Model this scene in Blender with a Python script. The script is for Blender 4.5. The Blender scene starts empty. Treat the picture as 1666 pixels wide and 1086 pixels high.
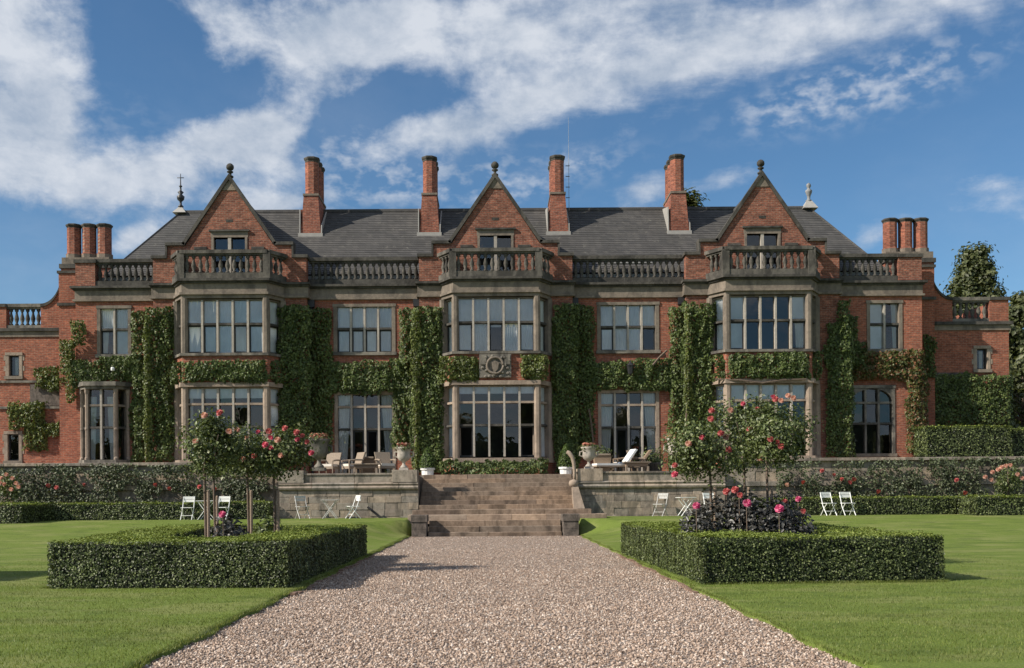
import bpy, math, random
import numpy as np
from mathutils import Matrix, Vector
random.seed(7); RNG = np.random.default_rng(11)
R = math.radians
SC = bpy.context.scene
COL = SC.collection

# ------------------------------------------------------------------ camera, light, exposure
EYE = 1.44; F = 1700.0; HX, HY = 804.0, 805.0; ROLL = 0.0070
cam_d = bpy.data.cameras.new('camera'); cam = bpy.data.objects.new('camera', cam_d); COL.objects.link(cam)
cam.matrix_world = Matrix.Translation((0, 0, EYE)) @ Matrix.Rotation(R(90), 4, 'X') @ Matrix.Rotation(-ROLL, 4, 'Z')
cam_d.sensor_width = 36.0; cam_d.lens = 36.0 * F / 1666.0
cam_d.shift_x = (833 - HX) / 1666.0; cam_d.shift_y = (HY - 543) / 1666.0
cam_d.clip_start = 0.1; cam_d.clip_end = 3000
SC.camera = cam

SUN_AZ, SUN_EL = R(68), R(36)           # azimuth from the facade's normal (towards the left), elevation
to_sun = Vector((-math.sin(SUN_AZ) * math.cos(SUN_EL), -math.cos(SUN_AZ) * math.cos(SUN_EL), math.sin(SUN_EL)))
sun_d = bpy.data.lights.new('sun', 'SUN'); sun = bpy.data.objects.new('sun', sun_d); COL.objects.link(sun)
sun_d.energy = 5.0; sun_d.angle = R(0.53); sun_d.color = (1.0, 0.92, 0.80)
sun.rotation_euler = (-to_sun).to_track_quat('-Z', 'Y').to_euler()
sun.location = (-30, -20, 40)

SC.view_settings.view_transform = 'Standard'; SC.view_settings.look = 'None'
SC.view_settings.gamma = 1.0; SC.view_settings.use_curve_mapping = False
SC.view_settings.exposure = 0.34
SC.render.engine = 'CYCLES'
SC.cycles.max_bounces = 6; SC.cycles.transparent_max_bounces = 12
SC.cycles.use_denoising = True

world = bpy.data.worlds.new('World'); SC.world = world; world.use_nodes = True


class NT:
    """small helper to wire shader nodes"""
    def __init__(s, tree):
        s.t = tree; s.n = tree.nodes; s.l = tree.links
    def new(s, typ, **kw):
        n = s.n.new(typ)
        for k, v in kw.items(): setattr(n, k, v)
        return n
    def put(s, sock, v):
        if isinstance(v, bpy.types.NodeSocket): s.l.new(v, sock)
        elif v is not None:
            if hasattr(sock.default_value, '__len__') and not hasattr(v, '__len__'): v = (v,) * len(sock.default_value)
            elif hasattr(sock.default_value, '__len__') and len(sock.default_value) == 4 and len(v) == 3: v = (*v, 1)
            sock.default_value = v
    def math(s, op, a, b=None, c=None, clamp=False):
        n = s.new('ShaderNodeMath', operation=op, use_clamp=clamp)
        for i, v in enumerate((a, b, c)):
            if v is not None: s.put(n.inputs[i], v)
        return n.outputs[0]
    def vmath(s, op, a, b=None):
        n = s.new('ShaderNodeVectorMath', operation=op); s.put(n.inputs[0], a)
        if b is not None: s.put(n.inputs[1], b)
        return n.outputs['Value'] if op in ('LENGTH', 'DOT_PRODUCT') else n.outputs[0]
    def comb(s, x, y, z=0.0):
        n = s.new('ShaderNodeCombineXYZ')
        for i, v in enumerate((x, y, z)): s.put(n.inputs[i], v)
        return n.outputs[0]
    def sep(s, v):
        n = s.new('ShaderNodeSeparateXYZ'); s.put(n.inputs[0], v); return n.outputs
    def noise(s, vec, scale, detail=4, rough=0.55, dist=0.0):
        n = s.new('ShaderNodeTexNoise'); s.put(n.inputs['Vector'], vec)
        s.put(n.inputs['Scale'], scale); s.put(n.inputs['Detail'], detail)
        s.put(n.inputs['Roughness'], rough); s.put(n.inputs['Distortion'], dist)
        return n.outputs[0]
    def ramp(s, fac, stops, interp='LINEAR'):
        n = s.new('ShaderNodeValToRGB'); s.put(n.inputs[0], fac); r = n.color_ramp; r.interpolation = interp
        while len(r.elements) < len(stops): r.elements.new(0.5)
        for e, (p, c) in zip(r.elements, stops):
            e.position = p; e.color = (*c, 1) if hasattr(c, '__len__') else (c, c, c, 1)
        return n.outputs[0]
    def mix(s, fac, a, b, blend='MIX'):
        n = s.new('ShaderNodeMix', data_type='RGBA', blend_type=blend)
        s.put(n.inputs[0], fac); s.put(n.inputs[6], a); s.put(n.inputs[7], b)
        return n.outputs[2]
    def smooth(s, v, lo, hi):
        n = s.new('ShaderNodeMapRange', interpolation_type='SMOOTHSTEP')
        s.put(n.inputs[0], v); s.put(n.inputs[1], lo); s.put(n.inputs[2], hi)
        return n.outputs[0]
    def bump(s, h, strength=0.5, dist=0.02):
        n = s.new('ShaderNodeBump'); s.put(n.inputs['Height'], h)
        s.put(n.inputs['Strength'], strength); s.put(n.inputs['Distance'], dist)
        return n.outputs[0]


def build_world():
    t = NT(world.node_tree); t.n.clear()
    d = t.new('ShaderNodeTexCoord').outputs['Generated']
    sky = t.new('ShaderNodeTexSky', sky_type='NISHITA')
    sky.sun_disc = False; sky.sun_elevation = SUN_EL
    sky.sun_rotation = math.atan2(to_sun.x, to_sun.y) % (2 * math.pi)
    sky.altitude = 100; sky.air_density = 1.0; sky.dust_density = 0.4; sky.ozone_density = 2.0
    x, y, z = t.sep(d)
    az = t.math('ARCTAN2', x, y)
    el = t.math('ARCSINE', z)
    ae = t.comb(az, el, 0.0)
    # cloud layer: noise on a plane overhead, so clouds flatten towards the horizon
    zz = t.math('ADD', t.math('MAXIMUM', z, 0.0), 0.22)
    lay = t.comb(t.math('DIVIDE', x, zz), t.math('DIVIDE', y, zz), 0.0)
    big = t.noise(lay, 1.15, 7, 0.58, 0.35)
    fine = t.noise(t.vmath('MULTIPLY', ae, (1.0, 1.5, 1.0)), 8.0, 12, 0.60, 0.25)
    mack = t.noise(t.vmath('MULTIPLY', ae, (1.0, 1.7, 1.0)), 48.0, 3, 0.55, 0.15)
    def blob(px, py, rx, ry, rot, amp):
        a = math.atan((px - HX) / F); e = math.atan((HY - py) / F * math.cos(a))
        n = t.new('ShaderNodeMapping', vector_type='TEXTURE')
        t.put(n.inputs[0], ae)
        n.inputs['Location'].default_value = (a, e, 0); n.inputs['Rotation'].default_value = (0, 0, R(rot))
        n.inputs['Scale'].default_value = (rx / F, ry / F, 1)
        l = t.vmath('LENGTH', n.outputs[0])
        g = t.math('POWER', 2.718, t.math('MULTIPLY', t.math('MULTIPLY', l, l), -1.0))
        return t.math('MULTIPLY', g, amp)
    def total(bl):
        o = bl[0]
        for b in bl[1:]: o = t.math('ADD', o, b)
        return o
    masses = total([
        blob(5, 60, 110, 120, 0, 0.55), blob(70, 170, 100, 70, 0, 0.40), blob(80, 285, 200, 45, 0, 0.42), blob(230, 285, 150, 40, 0, 0.22),
        blob(450, 205, 110, 36, 14, 0.50), blob(330, 235, 110, 36, 10, .40), blob(225, 170, 40, 18, 10, .30),
        blob(520, 75, 130, 48, 10, 0.52), blob(900, 60, 330, 66, 3, 0.55), blob(1350, 45, 420, 42, 7, 0.58), blob(900, 165, 260, 40, 12, 0.40), blob(740, 215, 110, 26, 12, 0.18),
        blob(355, 8, 70, 40, 0, 0.40), blob(1050, 308, 55, 34, 25, 0.50), blob(1185, 292, 90, 24, 12, 0.50),
        blob(460, 330, 75, 18, 10, 0.50), blob(215, 390, 60, 20, 35, 0.50), blob(1425, 390, 40, 16, 25, 0.40),
        blob(1640, 330, 130, 60, -20, 0.18), blob(700, 15, 200, 40, 0, 0.25), blob(980, 230, 120, 24, 20, 0.28),
        blob(240, 80, 70, 100, 0, -0.30), blob(310, 150, 100, 35, 15, -0.40), blob(640, 170, 120, 30, 15, -0.40), blob(1400, 250, 330, 90, 5, -0.34),
        blob(60, 395, 150, 35, 0, -0.30)])
    inview = t.smooth(t.math('ABSOLUTE', az), 0.95, 0.55)
    # streaks for the long bank at the top right, billows for the rest
    rot = t.new('ShaderNodeMapping'); t.put(rot.inputs[0], ae); rot.inputs['Rotation'].default_value = (0, 0, R(-8)); rot.inputs['Scale'].default_value = (0.55, 2.2, 1)
    streak = t.noise(rot.outputs[0], 9.0, 10, 0.62, 0.2)
    puff = t.noise(t.vmath('MULTIPLY', ae, (1.0, 1.35, 1.0)), 21.0, 10, 0.62, 0.15)
    detail = t.mix(t.smooth(az, -0.12, 0.12), fine, streak)
    var = t.math('ADD', t.math('MULTIPLY', t.math('SUBTRACT', t.sep(detail)[0], 0.5), 1.35), t.math('MULTIPLY', t.math('SUBTRACT', puff, 0.5), 0.75))
    dens = t.math('ADD', t.math('ADD', masses, var), t.math('MULTIPLY', t.math('SUBTRACT', big, 0.5), 0.25))
    soft = t.math('ADD', 0.52, t.math('MULTIPLY', t.smooth(az, -0.15, 0.2), 0.22))
    mr = t.new('ShaderNodeMapRange', interpolation_type='SMOOTHSTEP'); t.put(mr.inputs[0], dens); mr.inputs[1].default_value = 0.02; t.put(mr.inputs[2], soft)
    cl_in = mr.outputs[0]
    wisps = t.math('MULTIPLY', t.smooth(total([blob(700, 275, 210, 60, -5, 1.0), blob(560, 290, 120, 45, 0, 0.8), blob(1480, 130, 170, 50, 12, 0.9), blob(1290, 170, 130, 40, 10, .7), blob(180, 190, 110, 50, 0, 0.5), blob(950, 270, 120, 30, 10, .6)]), 0.10, 1.0),
                   t.smooth(t.math('ADD', t.math('MULTIPLY', mack, 0.7), t.math('MULTIPLY', puff, 0.3)), 0.42, 0.66))
    cl_in = t.math('MAXIMUM', cl_in, t.math('MULTIPLY', wisps, 0.62))
    veil = t.math('MULTIPLY', t.smooth(big, 0.42, 0.75), 0.16)
    cl_in = t.math('MAXIMUM', cl_in, veil)
    cl_out = t.smooth(t.math('ADD', t.math('MULTIPLY', big, 0.75), t.math('MULTIPLY', fine, 0.35)), 0.44, 0.62)
    m = t.new('ShaderNodeMix', data_type='FLOAT'); t.put(m.inputs[0], inview); t.put(m.inputs[2], cl_out); t.put(m.inputs[3], cl_in)
    cov = t.math('MULTIPLY', m.outputs[0], t.smooth(z, -0.02, 0.06))
    shade = t.noise(t.vmath('MULTIPLY', ae, (1.0, 1.9, 1.0)), 9.0, 8, 0.6, 0.3)
    white = t.ramp(t.math('ADD', t.math('MULTIPLY', shade, 0.6), t.math('MULTIPLY', puff, 0.4)), [(0.38, (3.2, 3.8, 4.7)), (0.58, (5.7, 6.0, 6.5))])
    skyc = t.mix(1.0, sky.outputs[0], (0.52, 0.73, 0.86), 'MULTIPLY')
    col = t.mix(t.math('MULTIPLY', cov, 0.92), skyc, white)
    bg = t.new('ShaderNodeBackground'); t.put(bg.inputs[0], col); bg.inputs[1].default_value = 0.10
    out = t.new('ShaderNodeOutputWorld'); t.l.new(bg.outputs[0], out.inputs[0])


build_world()

# ------------------------------------------------------------------ materials (mostly albedo, plus relief)
MATS = {}


def mat(name):
    m = bpy.data.materials.new(name); m.use_nodes = True
    t = NT(m.node_tree); t.n.clear()
    b = t.new('ShaderNodeBsdfPrincipled'); o = t.new('ShaderNodeOutputMaterial'); t.l.new(b.outputs[0], o.inputs[0])
    t.pos = t.new('ShaderNodeNewGeometry').outputs['Position']
    MATS[name] = m
    return m, t, b


def wall_uv(t, k=1.0):
    x, y, z = t.sep(t.pos)
    return t.comb(t.math('ADD', x, y), t.math('MULTIPLY', z, k), 0.0)


def brick_mat(name, c1, c2, mortar, soot=0.5, mottle=0.6):
    m, t, b = mat(name)
    n = t.new('ShaderNodeTexBrick'); t.put(n.inputs['Vector'], wall_uv(t))
    t.put(n.inputs['Color1'], c1); t.put(n.inputs['Color2'], c2); t.put(n.inputs['Mortar'], mortar)
    for k, v in (('Scale', 1.0), ('Mortar Size', 0.008), ('Mortar Smooth', 0.3), ('Bias', -0.1), ('Brick Width', 0.235), ('Row Height', 0.078)): n.inputs[k].default_value = v
    big = t.noise(t.pos, 0.55, 6, 0.65)
    mid = t.noise(t.pos, 4.0, 5, 0.7)
    col = t.mix(t.math('MULTIPLY', t.smooth(mid, 0.35, 0.75), 0.55), n.outputs[0], t.mix(1.0, n.outputs[0], (1.35, 1.22, 1.15), 'MULTIPLY'))
    col = t.mix(t.math('MULTIPLY', t.smooth(big, 0.48, 0.72), soot), col, t.mix(1.0, n.outputs[0], (0.55, 0.52, 0.52), 'MULTIPLY'))
    blot = t.noise(t.vmath('MULTIPLY', t.pos, (1.0, 1.0, 1.9)), 6.5, 4, 0.75)
    col = t.mix(mottle, col, t.mix(1.0, col, t.ramp(blot, [(0.32, (0.42, 0.40, 0.40)), (0.5, (0.95, 0.95, 0.95)), (0.68, (1.75, 1.6, 1.5))]), 'MULTIPLY'))
    t.put(b.inputs['Base Color'], col); b.inputs['Roughness'].default_value = 0.9
    b.inputs['Specular IOR Level'].default_value = 0.2
    t.put(b.inputs['Normal'], t.bump(t.math('ADD', t.math('MULTIPLY', n.outputs[1], -1.0), t.math('MULTIPLY', mid, 0.8)), 0.6, 0.012))
    return m


def stone_mat(name, lo, hi, dark, stain, scale=1.6, rough=0.9, spread=(0.42, 0.66), island=False):
    m, t, b = mat(name)
    g = t.noise(t.pos, 7.0, 6, 0.7)
    col = t.ramp(g, [(0.3, lo), (0.7, hi)])
    st = t.smooth(t.noise(t.vmath('MULTIPLY', t.pos, (1.0, 1.0, 0.45)), scale, 7, 0.68, 0.6), *spread)
    col = t.mix(t.math('MULTIPLY', st, stain), col, dark)
    if island:
        rnd = t.new('ShaderNodeObjectInfo').outputs['Random']
        tint = t.ramp(rnd, [(0.0, (0.68, 0.66, 0.66)), (0.35, (1.0, 0.93, 0.86)), (0.6, (0.85, 0.86, 0.86)), (1.0, (1.25, 1.14, 1.02))])
        col = t.mix(1.0, col, tint, 'MULTIPLY')
    t.put(b.inputs['Base Color'], col); b.inputs['Roughness'].default_value = rough
    b.inputs['Specular IOR Level'].default_value = 0.25
    t.put(b.inputs['Normal'], t.bump(t.math('ADD', g, t.math('MULTIPLY', t.noise(t.pos, 28, 3), 0.5)), 0.5, 0.02))
    return m


def plain_mat(name, col, rough=0.6, var=0.15, scale=9.0, metal=0.0):
    m, t, b = mat(name)
    g = t.noise(t.pos, scale, 5, 0.6)
    a = [c * (1 - var) for c in col]; c2 = [min(1, c * (1 + var)) for c in col]
    t.put(b.inputs['Base Color'], t.ramp(g, [(0.3, a), (0.7, c2)])); b.inputs['Roughness'].default_value = rough
    b.inputs['Metallic'].default_value = metal
    t.put(b.inputs['Normal'], t.bump(g, 0.15, 0.01))
    return m


def leaf_mat(name, stops, rough=0.5, trans=0.25, spec=0.32, clump=(0.75, 1.25)):
    """leaves: each leaf its own colour"""
    m, t, b = mat(name)
    rnd = t.new('ShaderNodeNewGeometry').outputs['Random Per Island']
    col = t.ramp(rnd, stops)
    big = t.noise(t.pos, 1.3, 3, 0.6)
    col = t.mix(1.0, col, t.ramp(big, [(0.3, (clump[0],) * 3), (0.7, (clump[1],) * 3)]), 'MULTIPLY')
    t.put(b.inputs['Base Color'], col); b.inputs['Roughness'].default_value = rough
    b.inputs['Specular IOR Level'].default_value = spec
    tr = t.new('ShaderNodeBsdfTranslucent'); t.put(tr.inputs[0], t.mix(1.0, col, (1.3, 1.25, 0.6), 'MULTIPLY'))
    mx = t.new('ShaderNodeMixShader'); mx.inputs[0].default_value = trans
    t.l.new(b.outputs[0], mx.inputs[1]); t.l.new(tr.outputs[0], mx.inputs[2])
    t.l.new(mx.outputs[0], [n for n in t.n if n.type == 'OUTPUT_MATERIAL'][0].inputs[0])
    return m


BRICK = brick_mat('red_brick', (0.315, 0.110, 0.066), (0.205, 0.070, 0.047), (0.27, 0.185, 0.14), 0.55)
BRICK_OLD = brick_mat('weathered_brick', (0.25, 0.098, 0.064), (0.155, 0.060, 0.043), (0.23, 0.17, 0.135), 0.6, 0.85)
BRICK_DARK = brick_mat('chimney_brick', (0.29, 0.105, 0.066), (0.18, 0.064, 0.045), (0.25, 0.175, 0.14), 0.75, 0.8)
STONE = stone_mat('sandstone', (0.17, 0.14, 0.112), (0.26, 0.215, 0.172), (0.07, 0.062, 0.054), 0.65)
STONE_PALE = stone_mat('pale_sandstone', (0.265, 0.205, 0.158), (0.38, 0.30, 0.235), (0.11, 0.09, 0.074), 0.55)
STONE_LIGHT = stone_mat('mullion_stone', (0.34, 0.305, 0.26), (0.46, 0.415, 0.36), (0.16, 0.14, 0.12), 0.4)
STONE_GREY = stone_mat('weathered_stone', (0.17, 0.155, 0.13), (0.27, 0.24, 0.20), (0.05, 0.047, 0.043), 0.85, 1.3, 0.92, (0.38, 0.62))
STONE_SOOT = stone_mat('sooty_stone', (0.06, 0.056, 0.05), (0.12, 0.11, 0.095), (0.025, 0.024, 0.022), 0.8, 1.4, 0.92, (0.40, 0.64))
STONE_SOOT2 = stone_mat('dark_balcony_stone', (0.095, 0.087, 0.075), (0.17, 0.153, 0.13), (0.035, 0.033, 0.03), 0.85, 1.6, 0.92, (0.38, 0.62))
WALLSTONE = stone_mat('terrace_stone', (0.25, 0.215, 0.18), (0.40, 0.35, 0.30), (0.085, 0.082, 0.07), 0.75, 2.2, 0.93, (0.42, 0.64), True)
STEPSTONE = stone_mat('step_stone', (0.20, 0.152, 0.115), (0.33, 0.26, 0.205), (0.075, 0.058, 0.046), 0.8, 1.8, 0.9, (0.42, 0.66), True)
PALESTEP = stone_mat('landing_stone', (0.29, 0.225, 0.175), (0.42, 0.34, 0.275), (0.13, 0.10, 0.08), 0.6, 1.8, 0.9, (0.46, 0.68), True)
PIERSTONE = stone_mat('pier_stone', (0.10, 0.082, 0.07), (0.20, 0.165, 0.14), (0.04, 0.035, 0.03), 0.8, 4.0, 0.93)
LEAD = plain_mat('lead_sheet', (0.33, 0.34, 0.35), 0.6, 0.2, 4.0)
STONE_LEAD = plain_mat('weathered_lead', (0.21, 0.215, 0.22), 0.65, 0.3, 6.0)
SHADED_WHITE = plain_mat('shaded_white_paint', (0.46, 0.45, 0.43), 0.6, 0.2, 20.0)  # white furniture standing in shade; the shade is put into the colour
FLASH = plain_mat('white_flashing', (0.34, 0.325, 0.30), 0.7, 0.15, 3.0)
IRON = plain_mat('black_iron', (0.02, 0.02, 0.022), 0.5, 0.3)
WHITE = plain_mat('white_paint', (0.78, 0.78, 0.76), 0.45, 0.06)
WICKER = plain_mat('brown_wicker', (0.24, 0.17, 0.115), 0.75, 0.4, 60.0)
WOOD = plain_mat('grey_wood', (0.26, 0.205, 0.155), 0.8, 0.25, 30.0)
STAKE = plain_mat('weathered_stake', (0.25, 0.185, 0.135), 0.85, 0.35, 40.0)
BARK = plain_mat('bark', (0.13, 0.095, 0.07), 0.9, 0.4, 25.0)
CURTAIN = plain_mat('curtain_cloth', (0.78, 0.76, 0.73), 0.9, 0.08, 3.0)
BLIND = plain_mat('net_curtain', (0.84, 0.84, 0.85), 0.9, 0.12, 1.2)
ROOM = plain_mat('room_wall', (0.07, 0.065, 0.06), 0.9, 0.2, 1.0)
SOIL = plain_mat('bed_soil', (0.045, 0.032, 0.022), 0.95, 0.4, 12.0)
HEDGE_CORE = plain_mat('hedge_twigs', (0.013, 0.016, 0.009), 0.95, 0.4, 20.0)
PAVING = stone_mat('terrace_paving', (0.27, 0.235, 0.195), (0.36, 0.31, 0.26), (0.15, 0.13, 0.11), 0.4)
BLUE = plain_mat('blue_towel', (0.30, 0.42, 0.62), 0.9, 0.1)
CUSHION = plain_mat('pale_cushion', (0.62, 0.57, 0.50), 0.9, 0.1)
EDGING = plain_mat('brick_edging', (0.20, 0.125, 0.09), 0.9, 0.35, 20.0)

IVY = leaf_mat('ivy_leaf', [(0.0, (0.034, 0.052, 0.015)), (0.5, (0.072, 0.102, 0.026)), (0.85, (0.12, 0.158, 0.042)), (1.0, (0.17, 0.20, 0.075))], 0.5, 0.16, 0.32, (0.82, 1.22))
IVY_BRIGHT = leaf_mat('bright_ivy_leaf', [(0.0, (0.05, 0.068, 0.016)), (0.6, (0.115, 0.145, 0.032)), (1.0, (0.19, 0.21, 0.06))], 0.42, 0.25)
IVY_RED = leaf_mat('turning_ivy_leaf', [(0.0, (0.05, 0.075, 0.018)), (0.55, (0.10, 0.11, 0.03)), (0.8, (0.17, 0.09, 0.04)), (1.0, (0.24, 0.10, 0.05))], 0.45, 0.25)
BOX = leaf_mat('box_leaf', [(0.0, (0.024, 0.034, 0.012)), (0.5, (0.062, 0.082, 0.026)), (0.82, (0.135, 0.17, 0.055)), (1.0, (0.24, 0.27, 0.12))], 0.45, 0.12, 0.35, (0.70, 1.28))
BOX_SUNLIT = leaf_mat('box_sunlit_leaf', [(0.0, (0.10, 0.14, 0.026)), (0.5, (0.185, 0.24, 0.046)), (1.0, (0.29, 0.33, 0.09))], 0.5, 0.15, 0.3, (0.85, 1.15))  # paler than the sides so hedge tops look sunlit; light put into colour
ROSE_LEAF = leaf_mat('rose_leaf', [(0.0, (0.042, 0.06, 0.02)), (0.55, (0.095, 0.125, 0.038)), (0.88, (0.16, 0.195, 0.068)), (1.0, (0.28, 0.29, 0.17))], 0.45, 0.2, 0.4)
WALL_ROSE = leaf_mat('wall_rose_leaf', [(0.0, (0.045, 0.06, 0.028)), (0.55, (0.085, 0.105, 0.05)), (1.0, (0.15, 0.165, 0.095))], 0.5, 0.2, 0.4)
DAHLIA = leaf_mat('dark_dahlia_leaf', [(0.0, (0.022, 0.021, 0.019)), (0.6, (0.048, 0.046, 0.041)), (1.0, (0.10, 0.098, 0.088))], 0.42, 0.1, 0.5)
TREE_LEAF = leaf_mat('tree_leaf', [(0.0, (0.04, 0.052, 0.018)), (0.5, (0.075, 0.092, 0.032)), (1.0, (0.14, 0.15, 0.065))], 0.5, 0.25, 0.4, (0.6, 1.35))
TOPIARY = leaf_mat('topiary_leaf', [(0.0, (0.04, 0.07, 0.014)), (1.0, (0.10, 0.15, 0.03))], 0.45, 0.2)
PINK = leaf_mat('pink_petal', [(0.0, (0.42, 0.03, 0.07)), (0.6, (0.60, 0.08, 0.15)), (1.0, (0.68, 0.24, 0.28))], 0.6, 0.3, 0.3)
CORAL = leaf_mat('coral_petal', [(0.0, (0.34, 0.045, 0.05)), (0.6, (0.50, 0.105, 0.105)), (1.0, (0.60, 0.24, 0.22))], 0.6, 0.3, 0.3)
BLUSH = leaf_mat('blush_petal', [(0.0, (0.42, 0.17, 0.12)), (0.6, (0.55, 0.29, 0.22)), (1.0, (0.64, 0.44, 0.36))], 0.6, 0.3, 0.3)
MAGENTA = leaf_mat('magenta_petal', [(0.0, (0.42, 0.025, 0.13)), (0.6, (0.58, 0.09, 0.22)), (1.0, (0.66, 0.26, 0.36))], 0.6, 0.3, 0.3)
GERANIUM = leaf_mat('geranium_petal', [(0.0, (0.06, 0.075, 0.03)), (0.4, (0.16, 0.11, 0.05)), (0.6, (0.38, 0.11, 0.075)), (0.85, (0.50, 0.20, 0.14)), (1.0, (0.58, 0.36, 0.28))], 0.6, 0.3, 0.3)
GRASS = leaf_mat('grass_blade', [(0.0, (0.085, 0.118, 0.020)), (0.6, (0.15, 0.195, 0.038)), (1.0, (0.26, 0.27, 0.09))], 0.5, 0.3, 0.3, (0.72, 1.28))


def slate_mat():
    m, t, b = mat('roof_slate')
    n = t.new('ShaderNodeTexBrick'); t.put(n.inputs['Vector'], wall_uv(t))
    t.put(n.inputs['Color1'], (0.056, 0.054, 0.053)); t.put(n.inputs['Color2'], (0.088, 0.083, 0.078)); t.put(n.inputs['Mortar'], (0.035, 0.034, 0.033))
    for k, v in (('Scale', 1.0), ('Mortar Size', 0.008), ('Bias', 0.0), ('Brick Width', 0.30), ('Row Height', 0.148)): n.inputs[k].default_value = v
    big = t.noise(t.pos, 0.7, 6, 0.65); lich = t.noise(t.pos, 3.2, 7, 0.75)
    col = t.mix(t.math('MULTIPLY', t.smooth(big, 0.40, 0.68), 0.55), n.outputs[0], (0.036, 0.035, 0.033))
    col = t.mix(t.math('MULTIPLY', t.smooth(lich, 0.56, 0.74), 0.6), col, (0.22, 0.21, 0.175))
    t.put(b.inputs['Base Color'], col); b.inputs['Roughness'].default_value = 0.72
    t.put(b.inputs['Normal'], t.bump(t.math('ADD', lich, t.math('MULTIPLY', n.outputs[1], -0.6)), 0.4, 0.02))
    return m


SLATE = slate_mat()


def glass_mat():
    m, t, b = mat('window_glass')
    t.n.remove(b)
    tr = t.new('ShaderNodeBsdfTransparent'); tr.inputs[0].default_value = (0.90, 0.92, 0.93, 1)
    gl = t.new('ShaderNodeBsdfGlossy'); gl.inputs['Roughness'].default_value = 0.0; gl.inputs[0].default_value = (1, 1, 1, 1)
    fr = t.new('ShaderNodeFresnel'); fr.inputs[0].default_value = 1.8
    wav = t.bump(t.noise(t.pos, 1.7, 2), 0.05, 0.05)
    t.l.new(wav, gl.inputs['Normal'])
    mx = t.new('ShaderNodeMixShader'); t.l.new(fr.outputs[0], mx.inputs[0]); t.l.new(tr.outputs[0], mx.inputs[1]); t.l.new(gl.outputs[0], mx.inputs[2])
    t.l.new(mx.outputs[0], [n for n in t.n if n.type == 'OUTPUT_MATERIAL'][0].inputs[0])
    return m


GLASS = glass_mat()


def lawn_mat():
    m, t, b = mat('mown_grass')
    fine = t.noise(t.pos, 42.0, 5, 0.75); mid = t.noise(t.pos, 5.0, 5, 0.65)
    big = t.noise(t.vmath('MULTIPLY', t.pos, (0.6, 1.0, 1.0)), 0.75, 6, 0.68)
    worn = t.noise(t.vmath('MULTIPLY', t.pos, (0.5, 1.0, 1.0)), 1.9, 5, 0.7)
    col = t.ramp(fine, [(0.28, (0.075, 0.108, 0.020)), (0.52, (0.145, 0.195, 0.038)), (0.75, (0.23, 0.27, 0.068))])
    col = t.mix(t.math('MULTIPLY', t.smooth(mid, 0.45, 0.75), 0.40), col, (0.11, 0.165, 0.026))
    col = t.mix(t.math('MULTIPLY', t.smooth(big, 0.46, 0.62), 0.62), col, (0.225, 0.235, 0.085))
    col = t.mix(t.math('MULTIPLY', t.smooth(worn, 0.50, 0.64), 0.60), col, (0.075, 0.112, 0.024))
    col = t.mix(t.math('MULTIPLY', t.smooth(worn, 0.42, 0.25), 0.35), col, (0.26, 0.25, 0.10))
    t.put(b.inputs['Base Color'], col); b.inputs['Roughness'].default_value = 0.85
    b.inputs['Specular IOR Level'].default_value = 0.15
    t.put(b.inputs['Normal'], t.bump(t.math('ADD', fine, t.math('MULTIPLY', mid, 0.7)), 0.7, 0.03))
    return m


LAWN = lawn_mat()


def gravel_mat():
    m, t, b = mat('gravel_bed')
    v = t.new('ShaderNodeTexVoronoi', feature='F1'); t.put(v.inputs['Vector'], t.pos); v.inputs['Scale'].default_value = 30.0
    r = t.sep(v.outputs['Color'])[0]
    col = t.ramp(r, [(0.0, (0.13, 0.094, 0.07)), (0.4, (0.32, 0.235, 0.18)), (0.75, (0.46, 0.36, 0.29)), (1.0, (0.60, 0.51, 0.43))])
    col = t.mix(t.math('MULTIPLY', t.smooth(v.outputs['Distance'], 0.38, 0.75), 0.75), col, (0.09, 0.07, 0.058))
    patch = t.noise(t.vmath('MULTIPLY', t.pos, (1.0, 0.3, 1.0)), 1.1, 5)
    col = t.mix(t.math('MULTIPLY', t.smooth(patch, 0.45, 0.7), 0.25), col, (0.28, 0.21, 0.16))
    t.put(b.inputs['Base Color'], col); b.inputs['Roughness'].default_value = 0.9
    t.put(b.inputs['Normal'], t.bump(t.math('MULTIPLY', v.outputs['Distance'], -1.0), 0.9, 0.03))
    return m


GRAVEL = gravel_mat()
PEBBLE = leaf_mat('pebble', [(0.0, (0.15, 0.105, 0.078)), (0.3, (0.30, 0.215, 0.162)), (0.7, (0.44, 0.335, 0.265)), (0.92, (0.56, 0.46, 0.385)), (1.0, (0.68, 0.60, 0.53))], 0.85, 0.0, 0.25, (0.92, 1.08))

# ------------------------------------------------------------------ geometry helpers


def wx(px, D, py=None):
    """metres to the right of the path's centre line of a photo column, on a plane D metres away"""
    dy = (py - HY) if py is not None else 0.0
    return ((px - HX) - dy * ROLL) * D / F


def wz(py, D, px=HX):
    return EYE - ((py - HY) + (px - HX) * ROLL) * D / F


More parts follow.
